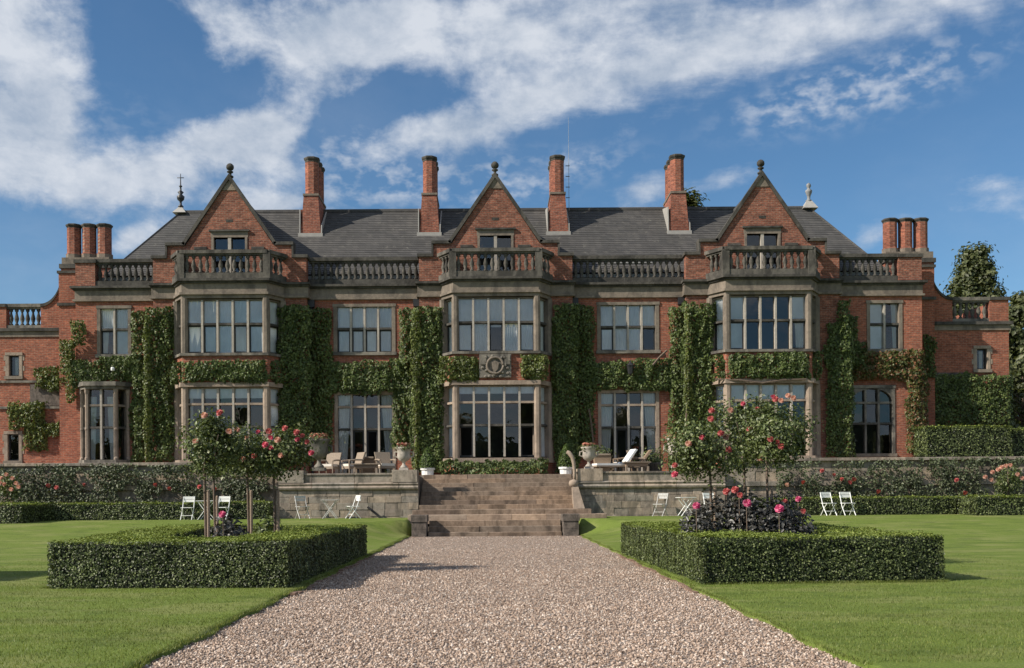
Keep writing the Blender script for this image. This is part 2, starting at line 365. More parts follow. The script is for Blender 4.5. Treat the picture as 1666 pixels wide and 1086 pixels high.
class MB:
    def __init__(s): s.v = []; s.f = []
    def add(s, vs, fs):
        o = len(s.v); s.v += [tuple(p) for p in vs]; s.f += [tuple(i + o for i in f) for f in fs]; return s
    def box(s, x0, x1, y0, y1, z0, z1):
        return s.add([(x0, y0, z0), (x1, y0, z0), (x1, y1, z0), (x0, y1, z0), (x0, y0, z1), (x1, y0, z1), (x1, y1, z1), (x0, y1, z1)],
                     [(3, 2, 1, 0), (4, 5, 6, 7), (0, 1, 5, 4), (1, 2, 6, 5), (2, 3, 7, 6), (3, 0, 4, 7)])
    def prism(s, pts, z0, z1):
        """polygon in plan (counter-clockwise), extruded upwards"""
        n = len(pts)
        return s.add([(x, y, z0) for x, y in pts] + [(x, y, z1) for x, y in pts],
                     [tuple(range(n - 1, -1, -1)), tuple(range(n, 2 * n))] + [(i, (i + 1) % n, n + (i + 1) % n, n + i) for i in range(n)])
    def wallprism(s, pts, y0, y1):
        """polygon in elevation (x, z), extruded in depth"""
        n = len(pts)
        return s.add([(x, y0, z) for x, z in pts] + [(x, y1, z) for x, z in pts],
                     [tuple(range(n)), tuple(range(2 * n - 1, n - 1, -1))] + [(i, n + i, n + (i + 1) % n, (i + 1) % n) for i in range(n)])
    def obox(s, A, B, w, z0, z1, ext=0.0):
        """box along a plan segment"""
        ax, ay = A; bx, by = B; L = math.hypot(bx - ax, by - ay); ux, uy = (bx - ax) / L, (by - ay) / L
        ax -= ux * ext; ay -= uy * ext; bx += ux * ext; by += uy * ext; nx, ny = -uy * w / 2, ux * w / 2
        return s.prism([(ax - nx, ay - ny), (bx - nx, by - ny), (bx + nx, by + ny), (ax + nx, ay + ny)], z0, z1)
    def lathe(s, prof, c=(0, 0, 0), seg=8, rot=0.0):
        o = len(s.v); n = len(prof)
        for r, z in prof:
            for k in range(seg):
                a = rot + 2 * math.pi * k / seg; s.v.append((c[0] + r * math.cos(a), c[1] + r * math.sin(a), c[2] + z))
        for i in range(n - 1):
            for k in range(seg):
                k2 = (k + 1) % seg; s.f.append((o + i * seg + k, o + i * seg + k2, o + (i + 1) * seg + k2, o + (i + 1) * seg + k))
        s.f.append(tuple(o + k for k in range(seg - 1, -1, -1))); s.f.append(tuple(o + (n - 1) * seg + k for k in range(seg)))
        return s
    def tube(s, pts, rads, seg=6):
        pts = [Vector(p) for p in pts]; o = len(s.v); n = len(pts)
        if not hasattr(rads, '__len__'): rads = [rads] * n
        for i, p in enumerate(pts):
            d = (pts[min(i + 1, n - 1)] - pts[max(i - 1, 0)]).normalized()
            a = d.cross(Vector((0, 1, 0)) if abs(d.y) < 0.9 else Vector((1, 0, 0))).normalized(); b = d.cross(a)
            for k in range(seg):
                t = 2 * math.pi * k / seg; s.v.append(tuple(p + (a * math.cos(t) + b * math.sin(t)) * rads[i]))
        for i in range(n - 1):
            for k in range(seg):
                k2 = (k + 1) % seg; s.f.append((o + i * seg + k, o + (i + 1) * seg + k, o + (i + 1) * seg + k2, o + i * seg + k2))
        s.f.append(tuple(o + k for k in range(seg))); s.f.append(tuple(o + (n - 1) * seg + k for k in range(seg - 1, -1, -1)))
        return s
    def mesh(s, name, m, smooth=False):
        me = bpy.data.meshes.new(name); me.from_pydata(s.v, [], s.f); me.materials.append(m)
        if smooth: me.polygons.foreach_set('use_smooth', [True] * len(me.polygons))
        me.update(); return me
    def build(s, name, m, parent=None, smooth=False): return link(name, s.mesh(name, m, smooth), parent)


def link(name, data, parent=None, loc=(0, 0, 0), rz=0.0, scale=None):
    o = bpy.data.objects.new(name, data); COL.objects.link(o)
    o.location = loc; o.rotation_euler = (0, 0, rz)
    if scale: o.scale = scale
    if parent is not None:
        o.parent = parent
        if parent.get('world_children'): o.matrix_parent_inverse = Matrix.Translation(-Vector(parent.location))
    return o


def tag(o, label=None, cat=None, group=None, kind=None):
    for k, v in (('label', label), ('category', cat), ('group', group), ('kind', kind)):
        if v: o[k] = v
    return o


def thing(name, loc, label, cat, group=None, rz=0.0, world=False):
    """an Empty at a thing's base; with world=True its parts are given in world coordinates"""
    o = bpy.data.objects.new(name, None); COL.objects.link(o); o.location = loc; o.rotation_euler = (0, 0, rz)
    o.empty_display_size = 0.2
    if world: o['world_children'] = 1
    return tag(o, label, cat, group)


def dup(root, loc, rz=0.0, label=None, group=None):
    r = root.copy(); COL.objects.link(r); r.location = loc; r.rotation_euler = (0, 0, rz)
    tag(r, label, None, group)
    for c in root.children:
        d = c.copy(); COL.objects.link(d); d.parent = r
        for g in c.children:
            e = g.copy(); COL.objects.link(e); e.parent = d
    return r


def leaf_obj(name, pts, nrm, size, m, parent=None, aspect=0.62, droop=0.0, fold=0.25, kind=None):
    """many small folded leaves (two triangles each) as one mesh"""
    pts = np.asarray(pts, float); n = len(pts); nrm = np.asarray(nrm, float)
    nrm = nrm / np.maximum(np.linalg.norm(nrm, axis=1, keepdims=True), 1e-6)
    t = RNG.normal(size=(n, 3)); t[:, 2] -= droop
    t -= nrm * (t * nrm).sum(1, keepdims=True); t /= np.maximum(np.linalg.norm(t, axis=1, keepdims=True), 1e-6)
    b = np.cross(nrm, t)
    sz = (np.asarray(size) * RNG.uniform(0.65, 1.3, n))[:, None]
    v = np.empty((n, 4, 3))
    v[:, 0] = pts - t * sz * 0.5
    v[:, 1] = pts + b * sz * 0.5 * aspect + nrm * sz * fold * 0.5 - t * sz * 0.06
    v[:, 2] = pts + t * sz * 0.5 - nrm * sz * 0.1
    v[:, 3] = pts - b * sz * 0.5 * aspect + nrm * sz * fold * 0.5 - t * sz * 0.06
    idx = np.arange(n)[:, None] * 4
    tri = np.concatenate([idx + np.array([[0, 1, 2]]), idx + np.array([[0, 2, 3]])], axis=1).reshape(-1)
    return tri_obj(name, v.reshape(-1, 3), tri, m, parent, kind)


def tri_obj(name, verts, tri, m, parent=None, kind=None):
    me = bpy.data.meshes.new(name); nt = len(tri) // 3
    me.vertices.add(len(verts)); me.vertices.foreach_set('co', np.asarray(verts, np.float32).reshape(-1))
    me.loops.add(len(tri)); me.loops.foreach_set('vertex_index', np.asarray(tri, np.int32))
    me.polygons.add(nt); me.polygons.foreach_set('loop_start', np.arange(0, nt * 3, 3, dtype=np.int32))
    me.materials.append(m); me.update(calc_edges=True)
    o = link(name, me, parent)
    if kind: o['kind'] = kind
    return o


def vnoise(p, f, seed=0):
    """cheap smooth noise from a few sines, about -1..1"""
    r = np.random.default_rng(seed); out = 0
    for k in range(5):
        w = r.normal(size=3) * f * (0.6 + 0.5 * k); out = out + np.sin(p @ w + r.uniform(0, 6.28)) / (1 + 0.35 * k)
    return out / 2.6


# ------------------------------------------------------------------ setting: ground, lawn, gravel, terrace
PATH_W = 2.97


def lawn_h(x, y):
    a = np.clip((y - 25.5) / (39.0 - 25.5), 0, 1); a = a * a * (3 - 2 * a)
    w = 2.8 - 2.7 * np.clip((y - 35.6) / 1.6, 0, 1)
    b = np.clip((np.abs(x) - PATH_W + 0.05) / w, 0, 1); b = b * b * (3 - 2 * b)
    return 0.05 + 0.55 * a * b


def build_ground():
    g = MB(); g.add([(-900, -300, -0.12), (900, -300, -0.12), (900, 1500, -0.12), (-900, 1500, -0.12)], [(0, 1, 2, 3)])
    tag(g.build('ground', LAWN), 'grassy ground running out to the horizon', kind='structure')
    MB().box(-PATH_W - 0.15, PATH_W + 0.15, -6, 36.9, -0.1, 0.0).build('gravel_path', GRAVEL)['kind'] = 'structure'
    for side in (-1, 1):
        xs = np.concatenate([np.linspace(PATH_W, PATH_W + 3.0, 24), np.linspace(PATH_W + 3.6, 60, 30)])
        ys = np.concatenate([np.linspace(-6, 25, 120), np.linspace(25.4, 41, 50)])
        v = []; f = []
        for j, y in enumerate(ys):
            wob = 0.035 * math.sin(y * 2.3 + side) + 0.025 * math.sin(y * 5.9 + 2 * side) + 0.012 * math.sin(y * 14.3)
            for i, x in enumerate(xs):
                xx = x + (wob if i == 0 else 0)
                v.append((side * xx, y, float(lawn_h(np.float64(x), np.float64(y)))))
            v.append((side * (xs[0] + wob + 0.01), y, -0.05))
        n = len(xs) + 1
        for j in range(len(ys) - 1):
            for i in range(len(xs) - 1):
                q = (j * n + i, j * n + i + 1, (j + 1) * n + i + 1, (j + 1) * n + i); f.append(q if side > 0 else q[::-1])
            q = (j * n + n - 1, j * n, (j + 1) * n, (j + 1) * n + n - 1); f.append(q if side > 0 else q[::-1])
        me = bpy.data.meshes.new('lawn'); me.from_pydata(v, [], f); me.materials.append(LAWN)
        me.polygons.foreach_set('use_smooth', [True] * len(f))
        link('lawn', me)['kind'] = 'structure'
    MB().box(-30, -3.0, 40.95, 60, -0.1, 2.25).box(3.25, 30, 40.95, 60, -0.1, 2.25).box(-3.0, 3.25, 42.3, 60, -0.1, 2.25).build('terrace', PAVING)['kind'] = 'structure'


build_ground()

# loose gravel: pebbles, denser and finer close to the camera
def build_pebbles():
    P = []
    for y0, y1, d in ((8.3, 10.5, 900), (10.5, 14, 700), (14, 20, 420), (20, 28, 190), (28, 36.3, 90)):
        n = int((y1 - y0) * 2 * PATH_W * d)
        P.append(np.stack([RNG.uniform(-PATH_W - 0.02, PATH_W + 0.02, n), RNG.uniform(y0, y1, n), np.full(n, 0.004)], 1))
    P = np.concatenate(P); n = len(P)
    base = np.array([(1, 0, 0), (0, 1, 0), (-1, 0, 0), (0, -1, 0), (0, 0, 1), (0, 0, -1)], float)
    s = RNG.uniform(0.008, 0.018, (n, 1)) * (1 + 0.5 * (RNG.random((n, 1)) > 0.9))
    a = RNG.uniform(0, 6.28, n); ca, sa = np.cos(a), np.sin(a)
    sc = np.stack([RNG.uniform(0.8, 1.5, n), RNG.uniform(0.7, 1.1, n), RNG.uniform(0.55, 0.9, n)], 1)
    q = base[None] * sc[:, None] * s[:, None] * RNG.uniform(0.75, 1.25, (n, 6, 1))
    qq = np.stack([q[..., 0] * ca[:, None] - q[..., 1] * sa[:, None], q[..., 0] * sa[:, None] + q[..., 1] * ca[:, None], q[..., 2]], 2)
    tl = RNG.normal(size=(n, 1, 2)) * 0.35; qq[..., 2] += (qq[..., :2] * tl).sum(2)
    v = qq + P[:, None]
    f = np.array([(0, 1, 4), (1, 2, 4), (2, 3, 4), (3, 0, 4), (1, 0, 5), (2, 1, 5), (3, 2, 5), (0, 3, 5)]).reshape(-1)
    tri = (np.arange(n)[:, None] * 6 + f[None]).reshape(-1)
    tag(tri_obj('gravel', v.reshape(-1, 3), tri, PEBBLE), 'loose pinkish beige gravel covering the garden path', 'gravel', kind='stuff')


build_pebbles()


def build_grass():
    P = []
    for y0, y1, d in ((8.5, 12, 1500), (12, 17, 800), (17, 25, 260)):
        n = int((y1 - y0) * 2 * 7.5 * d)
        x = RNG.uniform(PATH_W, PATH_W + 7.5, n) * RNG.choice([-1, 1], n); y = RNG.uniform(y0, y1, n)
        keep = np.abs(x) < 0.53 * y + 0.6
        P.append(np.stack([x, y], 1)[keep])
    n = 16000; y = RNG.uniform(8.4, 36, n); e = RNG.choice([-1, 1], n)   # ragged edge along the gravel
    P.append(np.stack([e * (PATH_W + RNG.normal(0.0, 0.025, n) + 0.035 * np.sin(y * 2.3 + e) + 0.025 * np.sin(y * 5.9 + 2 * e)), y], 1))
    n = 9000; x = RNG.choice([-1, 1], n) * RNG.uniform(3.2, 7.0, n); P.append(np.stack([x, 15.93 + 0.045 * np.abs(x) - RNG.random(n) * 0.16], 1))   # longer grass at the hedge feet
    P = np.concatenate(P); m = len(P); z = lawn_h(P[:, 0], P[:, 1])
    h = RNG.uniform(0.012, 0.032, m); h[-n:] *= 1.7; a = RNG.uniform(0, 6.28, m); w = RNG.uniform(0.002, 0.0045, m)
    d = np.stack([np.cos(a), np.sin(a)], 1); lean = RNG.normal(size=(m, 2)) * 0.45 * h[:, None]
    v = np.zeros((m, 3, 3))
    v[:, 0, :2] = P + d * w[:, None]; v[:, 1, :2] = P - d * w[:, None]; v[:, 2, :2] = P + lean
    v[:, 0, 2] = v[:, 1, 2] = z - 0.004; v[:, 2, 2] = z + h
    tag(tri_obj('grass', v.reshape(-1, 3), np.arange(m * 3), GRASS), 'short mown grass on both lawns beside the path', 'grass', kind='stuff')


build_grass()


def far_wood():
    n = 9000; x = RNG.uniform(-150, 150, n); top = 11 + 2.5 * vnoise(np.stack([x, 0 * x, 0 * x], 1), 0.13, 4) + 1.5 * vnoise(np.stack([x, 0 * x, 0 * x], 1), 0.5, 6)
    z = top * RNG.random(n) ** 0.6; y = -85 + RNG.uniform(-6, 6, n)
    N = RNG.normal(size=(n, 3)) * 0.6 + np.array([0, 1.0, 0.3])
    tag(leaf_obj('woods', np.stack([x, y, z], 1), N, 2.2, TREE_LEAF, None, 0.8), 'belt of trees far across the park, mirrored in the lower windows', 'woods', kind='stuff')


far_wood()

# ------------------------------------------------------------------ the house
YF, YR, YB, YW = 44.7, 45.2, 43.8, 46.5
CS = (-11.25, 0.13, 11.55)            # centres of the three gabled bays
HW = 3.28                             # half width of a gabled section
XL, XR = -18.05, 18.56                # ends of the main block
FLOOR = 2.25
house = thing('country_house', (0, YF, FLOOR), 'long red brick country house with three gables, stone bays and slate roof', 'house', world=True)


def wall_cells(mb, x0, x1, z0, z1, y0, y1, holes):
    xs = sorted({x0, x1, *[h[0] for h in holes], *[h[1] for h in holes]}); zs = sorted({z0, z1, *[h[2] for h in holes], *[h[3] for h in holes]})
    xs = [x for x in xs if x0 <= x <= x1]; zs = [z for z in zs if z0 <= z <= z1]
    for a, b in zip(xs, xs[1:]):
        for c, d in zip(zs, zs[1:]):
            mx, mz = (a + b) / 2, (c + d) / 2
            if not any(h[0] < mx < h[1] and h[2] < mz < h[3] for h in holes): mb.box(a, b, y0, y1, c, d)
    return mb


# recessed and end sections (brick), with window openings
REC = [(CS[0] + HW, CS[1] - HW, -5.56), (CS[1] + HW, CS[2] - HW, 5.84)]
WIN_U = (7.62, 9.68)
for x0, x1, cx in REC:
    wall_cells(MB(), x0, x1, FLOOR, 9.95, YR, YR + 0.35, [(cx - 1.22, cx + 1.22, *WIN_U), (cx - 1.22, cx + 1.22, FLOOR, 5.9)]).build('wall', BRICK, house)
wall_cells(MB(), XL, CS[0] - HW, FLOOR, 9.95, YR, YR + 0.35, [(-17.02, -15.75, *WIN_U), (-17.65, -15.95, 3.0, 6.12)]).build('wall', BRICK, house)
wall_cells(MB(), CS[2] + HW, XR, FLOOR, 9.95, YR, YR + 0.35, [(16.27, 17.60, *WIN_U), (15.38, 17.38, 3.05, 6.0)]).build('wall', BRICK, house)
for cx in CS:
    wall_cells(MB(), cx - HW, cx + HW, FLOOR, 10.5, YF, YF + 0.85, [(cx - 2.25, cx + 2.25, FLOOR, 9.95)]).build('wall', BRICK_OLD, house)
# side and back walls, room shells
MB().box(XL, XL + 0.35, YR + 0.36, 55, FLOOR, 11.0).build('wall', BRICK, house)
MB().box(XR - 0.35, XR, YR + 0.36, 55, FLOOR, 11.0).build('wall', BRICK, house)
MB().box(XL, XR, 55, 55.4, FLOOR, 11.3).build('wall', BRICK, house)
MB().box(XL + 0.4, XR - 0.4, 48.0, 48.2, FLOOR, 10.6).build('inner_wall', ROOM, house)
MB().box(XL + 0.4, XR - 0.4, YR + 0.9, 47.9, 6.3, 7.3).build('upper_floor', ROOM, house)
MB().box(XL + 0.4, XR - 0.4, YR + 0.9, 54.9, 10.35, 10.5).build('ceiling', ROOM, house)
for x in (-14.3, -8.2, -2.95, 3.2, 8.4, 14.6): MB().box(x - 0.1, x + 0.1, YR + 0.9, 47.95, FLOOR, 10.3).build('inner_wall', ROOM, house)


def band(name, m, levels):
    """stone bands round the facade: levels = (z0, z1, proud)"""
    for (a, b, y, side) in ((XL, CS[0] - HW, YR, 0), (CS[0] + HW, CS[1] - HW, YR, 0), (CS[1] + HW, CS[2] - HW, YR, 0), (CS[2] + HW, XR, YR, 0)):
        mb = MB()
        for z0, z1, o in levels:
            aa = a - (o if a == XL else -0.062 - o * 0.5); bb = b + (o if b == XR else -0.062 - o * 0.5)
            mb.box(aa, bb, y - o, y + 0.5, z0, z1)
        mb.build(name, m, house)
    for cx in CS:
        for s in (-1, 1):
            mb = MB()
            for z0, z1, o in levels:
                xa, xb = sorted((cx + s * 2.2, cx + s * (HW + o * 0.5 + 0.06)))
                mb.box(xa, xb, YF - o, YR + 0.12, z0, z1)
            mb.build(name, m, house)


band('frieze', STONE, [(9.93, 10.02, 0.10), (10.02, 10.40, 0.03)])
band('cornice', STONE_SOOT, [(10.402, 10.48, 0.09), (10.482, 10.58, 0.19)])

BAL_PROF = [(0.085, 0.0), (0.085, 0.07), (0.045, 0.10), (0.095, 0.26), (0.10, 0.33), (0.05, 0.52), (0.045, 0.60), (0.085, 0.64), (0.085, 0.72)]
BALUSTER = MB().lathe(BAL_PROF, seg=7).mesh('baluster', STONE_SOOT, True)
BALUSTER_P = MB().lathe(BAL_PROF, seg=7).mesh('baluster', STONE_SOOT2, True)


def balustrade(segs, z0, m, bm, parent, posts=(), step=0.27, ends=0.16, base=0.24):
    """segs: plan segments; base course, rail and one object per baluster"""
    mb = MB(); spots = []
    for A, B in segs:
        mb.obox(A, B, 0.24, z0, z0 + base); mb.obox(A, B, 0.20, z0 + base + 0.722, z0 + base + 0.80); mb.obox(A, B, 0.34, z0 + base + 0.80, z0 + base + 0.95, 0.03)
        L = math.hypot(B[0] - A[0], B[1] - A[1]); n = max(2, round((L - 2 * ends) / step) + 1)
        for i in range(n):
            t = (ends + (L - 2 * ends) * i / (n - 1)) / L; spots.append((A[0] + (B[0] - A[0]) * t, A[1] + (B[1] - A[1]) * t))
    for (x, y, w) in posts: mb.box(x - w, x + w, y - w, y + w, z0, z0 + base + 0.83)
    b = mb.build('balustrade', m, parent)
    for x, y in spots: link('baluster', bm, b, (x, y, z0 + base), random.uniform(0, 1))
    return b


for x0, x1, cx in REC: balustrade([((x0 + 0.02, YR + 0.16), (x1 - 0.02, YR + 0.16))], 10.582, STONE_SOOT, BALUSTER, house)
balustrade([((-17.2, YR + 0.16), (CS[0] - HW - 0.02, YR + 0.16))], 10.582, STONE_SOOT, BALUSTER, house)
balustrade([((CS[2] + HW + 0.02, YR + 0.16), (17.55, YR + 0.16))], 10.582, STONE_SOOT, BALUSTER, house)
for a, b in ((XL, -17.2), (17.55, XR)):
    p = MB().box(a, b, YR, YR + 0.6, 10.582, 11.60).build('pier', BRICK_OLD, house)
    MB().box(a - 0.06, b + 0.06, YR - 0.06, YR + 0.66, 11.602, 11.75).build('coping', STONE_SOOT, p)
    MB().box(a + (0 if a < 0 else b - a - 0.35), a + 0.35 if a < 0 else b, YR + 0.6, 47.2, 10.582, 11.5).build('pier', BRICK_OLD, house)

# gables
FIN = MB().lathe([(0.20, 0), (0.20, 0.10), (0.09, 0.16), (0.08, 0.28), (0.19, 0.36), (0.19, 0.42), (0.09, 0.47), (0.10, 0.50), (0.19, 0.56), (0.235, 0.68), (0.22, 0.82), (0.13, 0.94), (0.03, 0.99)], seg=10).mesh('finial', STONE_SOOT, True)
for cx in CS:
    prof = [(-HW, 11.65), (-2.66, 11.65), (-2.66, 12.20), (-1.89, 12.20), (0, 15.02), (1.89, 12.20), (2.66, 12.20), (2.66, 11.65), (HW, 11.65)]
    mb = MB(); zb = 10.502
    for (a, za), (b, zb2) in zip(prof, prof[1:]):
        if abs(a - b) < 1e-6: continue
        cuts = sorted({a, b, *[c for c in (-0.72, 0.72) if a < c < b]})
        for u0, u1 in zip(cuts, cuts[1:]):
            t0 = za + (zb2 - za) * (u0 - a) / (b - a); t1 = za + (zb2 - za) * (u1 - a) / (b - a)
            if abs((u0 + u1) / 2) < 0.72:
                mb.wallprism([(cx + u0, 12.74), (cx + u1, 12.74), (cx + u1, t1), (cx + u0, t0)], YF, YF + 0.45)
            else: mb.wallprism([(cx + u0, zb), (cx + u1, zb), (cx + u1, t1), (cx + u0, t0)], YF, YF + 0.45)
    g = mb.build('gable', BRICK_OLD, house)
    k = 0.14; nx, nz = 2.82 / 3.395 * k, 1.89 / 3.395 * k   # coping stones along the rakes
    for s in (-1, 1):
        pts = [(cx + s * 1.80, 12.06), (cx, 14.86), (cx, 15.20), (cx + s * 2.0, 12.22)]
        c = MB()
        P = [(cx + s * 1.93, 12.20), (cx, 15.00), (cx, 15.24), (cx + s * 2.03, 12.29)]
        c.wallprism(P if s < 0 else P[::-1], YF - 0.09, YF + 0.52)
        c.build('coping', STONE_SOOT, g)
        c = MB(); a, b = sorted((cx + s * 1.9, cx + s * 2.74)); c.box(a, b, YF - 0.09, YF + 0.52, 12.201, 12.33)
        a, b = sorted((cx + s * 2.662, cx + s * 2.74)); c.box(a, b, YF - 0.06, YF + 0.50, 11.78, 12.2)
        a, b = sorted((cx + s * 2.664, cx + s * (HW + 0.07))); c.box(a, b, YF - 0.09, YF + 0.55, 11.651, 11.78); c.build('coping', STONE_SOOT, g)
        a, b = sorted((cx + s * 0.95, cx + s * 1.5)); MB().box(a, b, YF - 0.10, YF + 0.1, 12.02, 12.12).build('string_course', STONE_SOOT, g)
    MB().wallprism([(cx - 0.3, 14.55), (cx + 0.3, 14.55), (cx + 0.06, 14.95), (cx - 0.06, 14.95)], YF - 0.03, YF + 0.1).build('apex_stone', STONE, g)
    MB().box(cx - 0.14, cx + 0.14, YF - 0.012, YF + 0.1, 13.20, 13.31).build('air_brick', STONE_SOOT, g)
    link('finial', FIN, g, (cx, YF + 0.2, 15.16), 0, (0.72, 0.72, 0.62))
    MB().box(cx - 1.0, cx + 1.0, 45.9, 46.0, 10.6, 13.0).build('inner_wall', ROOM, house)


def curtain_mb(u0, u1, z0, z1, d, folds=7, amp=0.025, taper=0.0):
    mb = MB(); n = folds * 4; vs = []; fs = []
    for j, z in enumerate((z0, z1)):
        for i in range(n + 1):
            t = i / n; u = u0 + (u1 - u0) * t * (1 - (taper if j == 0 else 0))
            vs.append((u, d + amp * math.sin(t * folds * 2 * math.pi), z))
    for i in range(n): fs.append((i, i + 1, n + 2 + i, n + 1 + i))
    return mb.add(vs, fs)


def window(loc, rz, w, z0, z1, ncol, splits, stone=STONE, jamb=0.13, depth=0.30, sash=(), openl=(), cur=None, sill=True, head=True, mull=0.085, blind=None, door=(), blindtop=0.0, proud=0.03):
    """stone mullioned window; loc is the middle of its foot on the wall face. Local x runs along the wall, y inwards.
    splits: heights of the transoms; sash / openl / door: (column, row) with dark metal frames / standing open / glazed door."""
    x, y = loc
    fr = MB(); h = w / 2
    fr.box(-h - jamb, -h, -proud, depth, z0, z1).box(h, h + jamb, -proud, depth, z0, z1)
    if head: fr.box(-h - jamb - 0.03, h + jamb + 0.03, -proud - 0.02, depth, z1 + 0.001, z1 + 0.13)
    else: fr.box(-h - jamb, h + jamb, 0.03, depth, z1 + 0.001, z1 + 0.04)
    o = fr.build('window', stone, house)
    o.location = (x, y, 0); o.rotation_euler = (0, 0, rz)
    if sill: MB().box(-h - jamb - 0.05, h + jamb + 0.05, -proud - 0.07, depth, z0 - 0.14, z0 - 0.001).build('sill', STONE_GREY if stone is STONE else STONE, o)
    zz = [z0, *splits, z1]; cw = w / ncol
    for i in range(1, ncol): MB().box(-h + i * cw - mull / 2, -h + i * cw + mull / 2, -proud + 0.03, 0.21, z0, z1).build('mullion', STONE_LIGHT if stone is not STONE_GREY else stone, o)
    for z in splits: MB().box(-h, h, -proud + 0.036, 0.205, z - 0.045, z + 0.045).build('transom', stone if (len(splits) > 1 and z == splits[-1]) else STONE_SOOT, o)
    for i in range(ncol):
        for j in range(len(zz) - 1):
            a, b = -h + i * cw + (mull / 2 if i else 0), -h + (i + 1) * cw - (mull / 2 if i < ncol - 1 else 0)
            c, d = zz[j] + (0.045 if j else 0), zz[j + 1] - (0.045 if j < len(zz) - 2 else 0)
            yy = 0.15
            if (i, j) in sash or (i, j) in door:
                k = 0.055 if (i, j) in sash else 0.075; s = MB()
                s.box(a, a + k, yy - 0.03, yy + 0.03, c, d).box(b - k, b, yy - 0.03, yy + 0.03, c, d)
                s.box(a + k, b - k, yy - 0.03, yy + 0.03, c, c + k * (1 if (i, j) in sash else 4)).box(a + k, b - k, yy - 0.03, yy + 0.03, d - k, d)
                s.build('casement' if (i, j) in sash else 'door', IRON, o); a += k; b -= k; c += k * (1 if (i, j) in sash else 4); d -= k
            if (i, j) in openl: continue
            v = [(a, yy, c), (b, yy, c), (b, yy, d), (a, yy, d)]
            th = RNG.normal(0, 0.012, 2)
            v = [(p[0], p[1] + (p[0] - a) * th[0] + (p[2] - c) * th[1], p[2]) for p in v]
            MB().add(v, [(0, 1, 2, 3)]).build('pane', GLASS, o)
    if cur:
        for (u0, u1, cz0, cz1, tp) in cur: curtain_mb(u0 * h, u1 * h, z0 + cz0 * (z1 - z0), z0 + cz1 * (z1 - z0), 0.205, 5, 0.012, tp).build('curtain', CURTAIN, o)
    if blind:
        for (u0, u1, cz0, cz1) in blind: curtain_mb(u0 * h, u1 * h, z0 + cz0 * (z1 - z0), z0 + cz1 * (z1 - z0), 0.165, 14, 0.006).build('net_curtain', BLIND, o)
    return o


def bay_pts(cx, o, fo=None):
    fo = o if fo is None else fo
    return [(cx - 2.34 - o, YF + 0.3), (cx - 2.34 - o, YF), (cx - 1.78 - o * 0.75, YB - fo), (cx + 1.78 + o * 0.75, YB - fo), (cx + 2.34 + o, YF), (cx + 2.34 + o, YF + 0.3)]


def slab(cx, z0, z1, o, m, name):
    """a course right round a bay"""
    pts = bay_pts(cx, o)
    pts = [(x, min(y, YF + 0.28)) for x, y in pts]
    return MB().prism(pts, z0, z1).build(name, m, house)


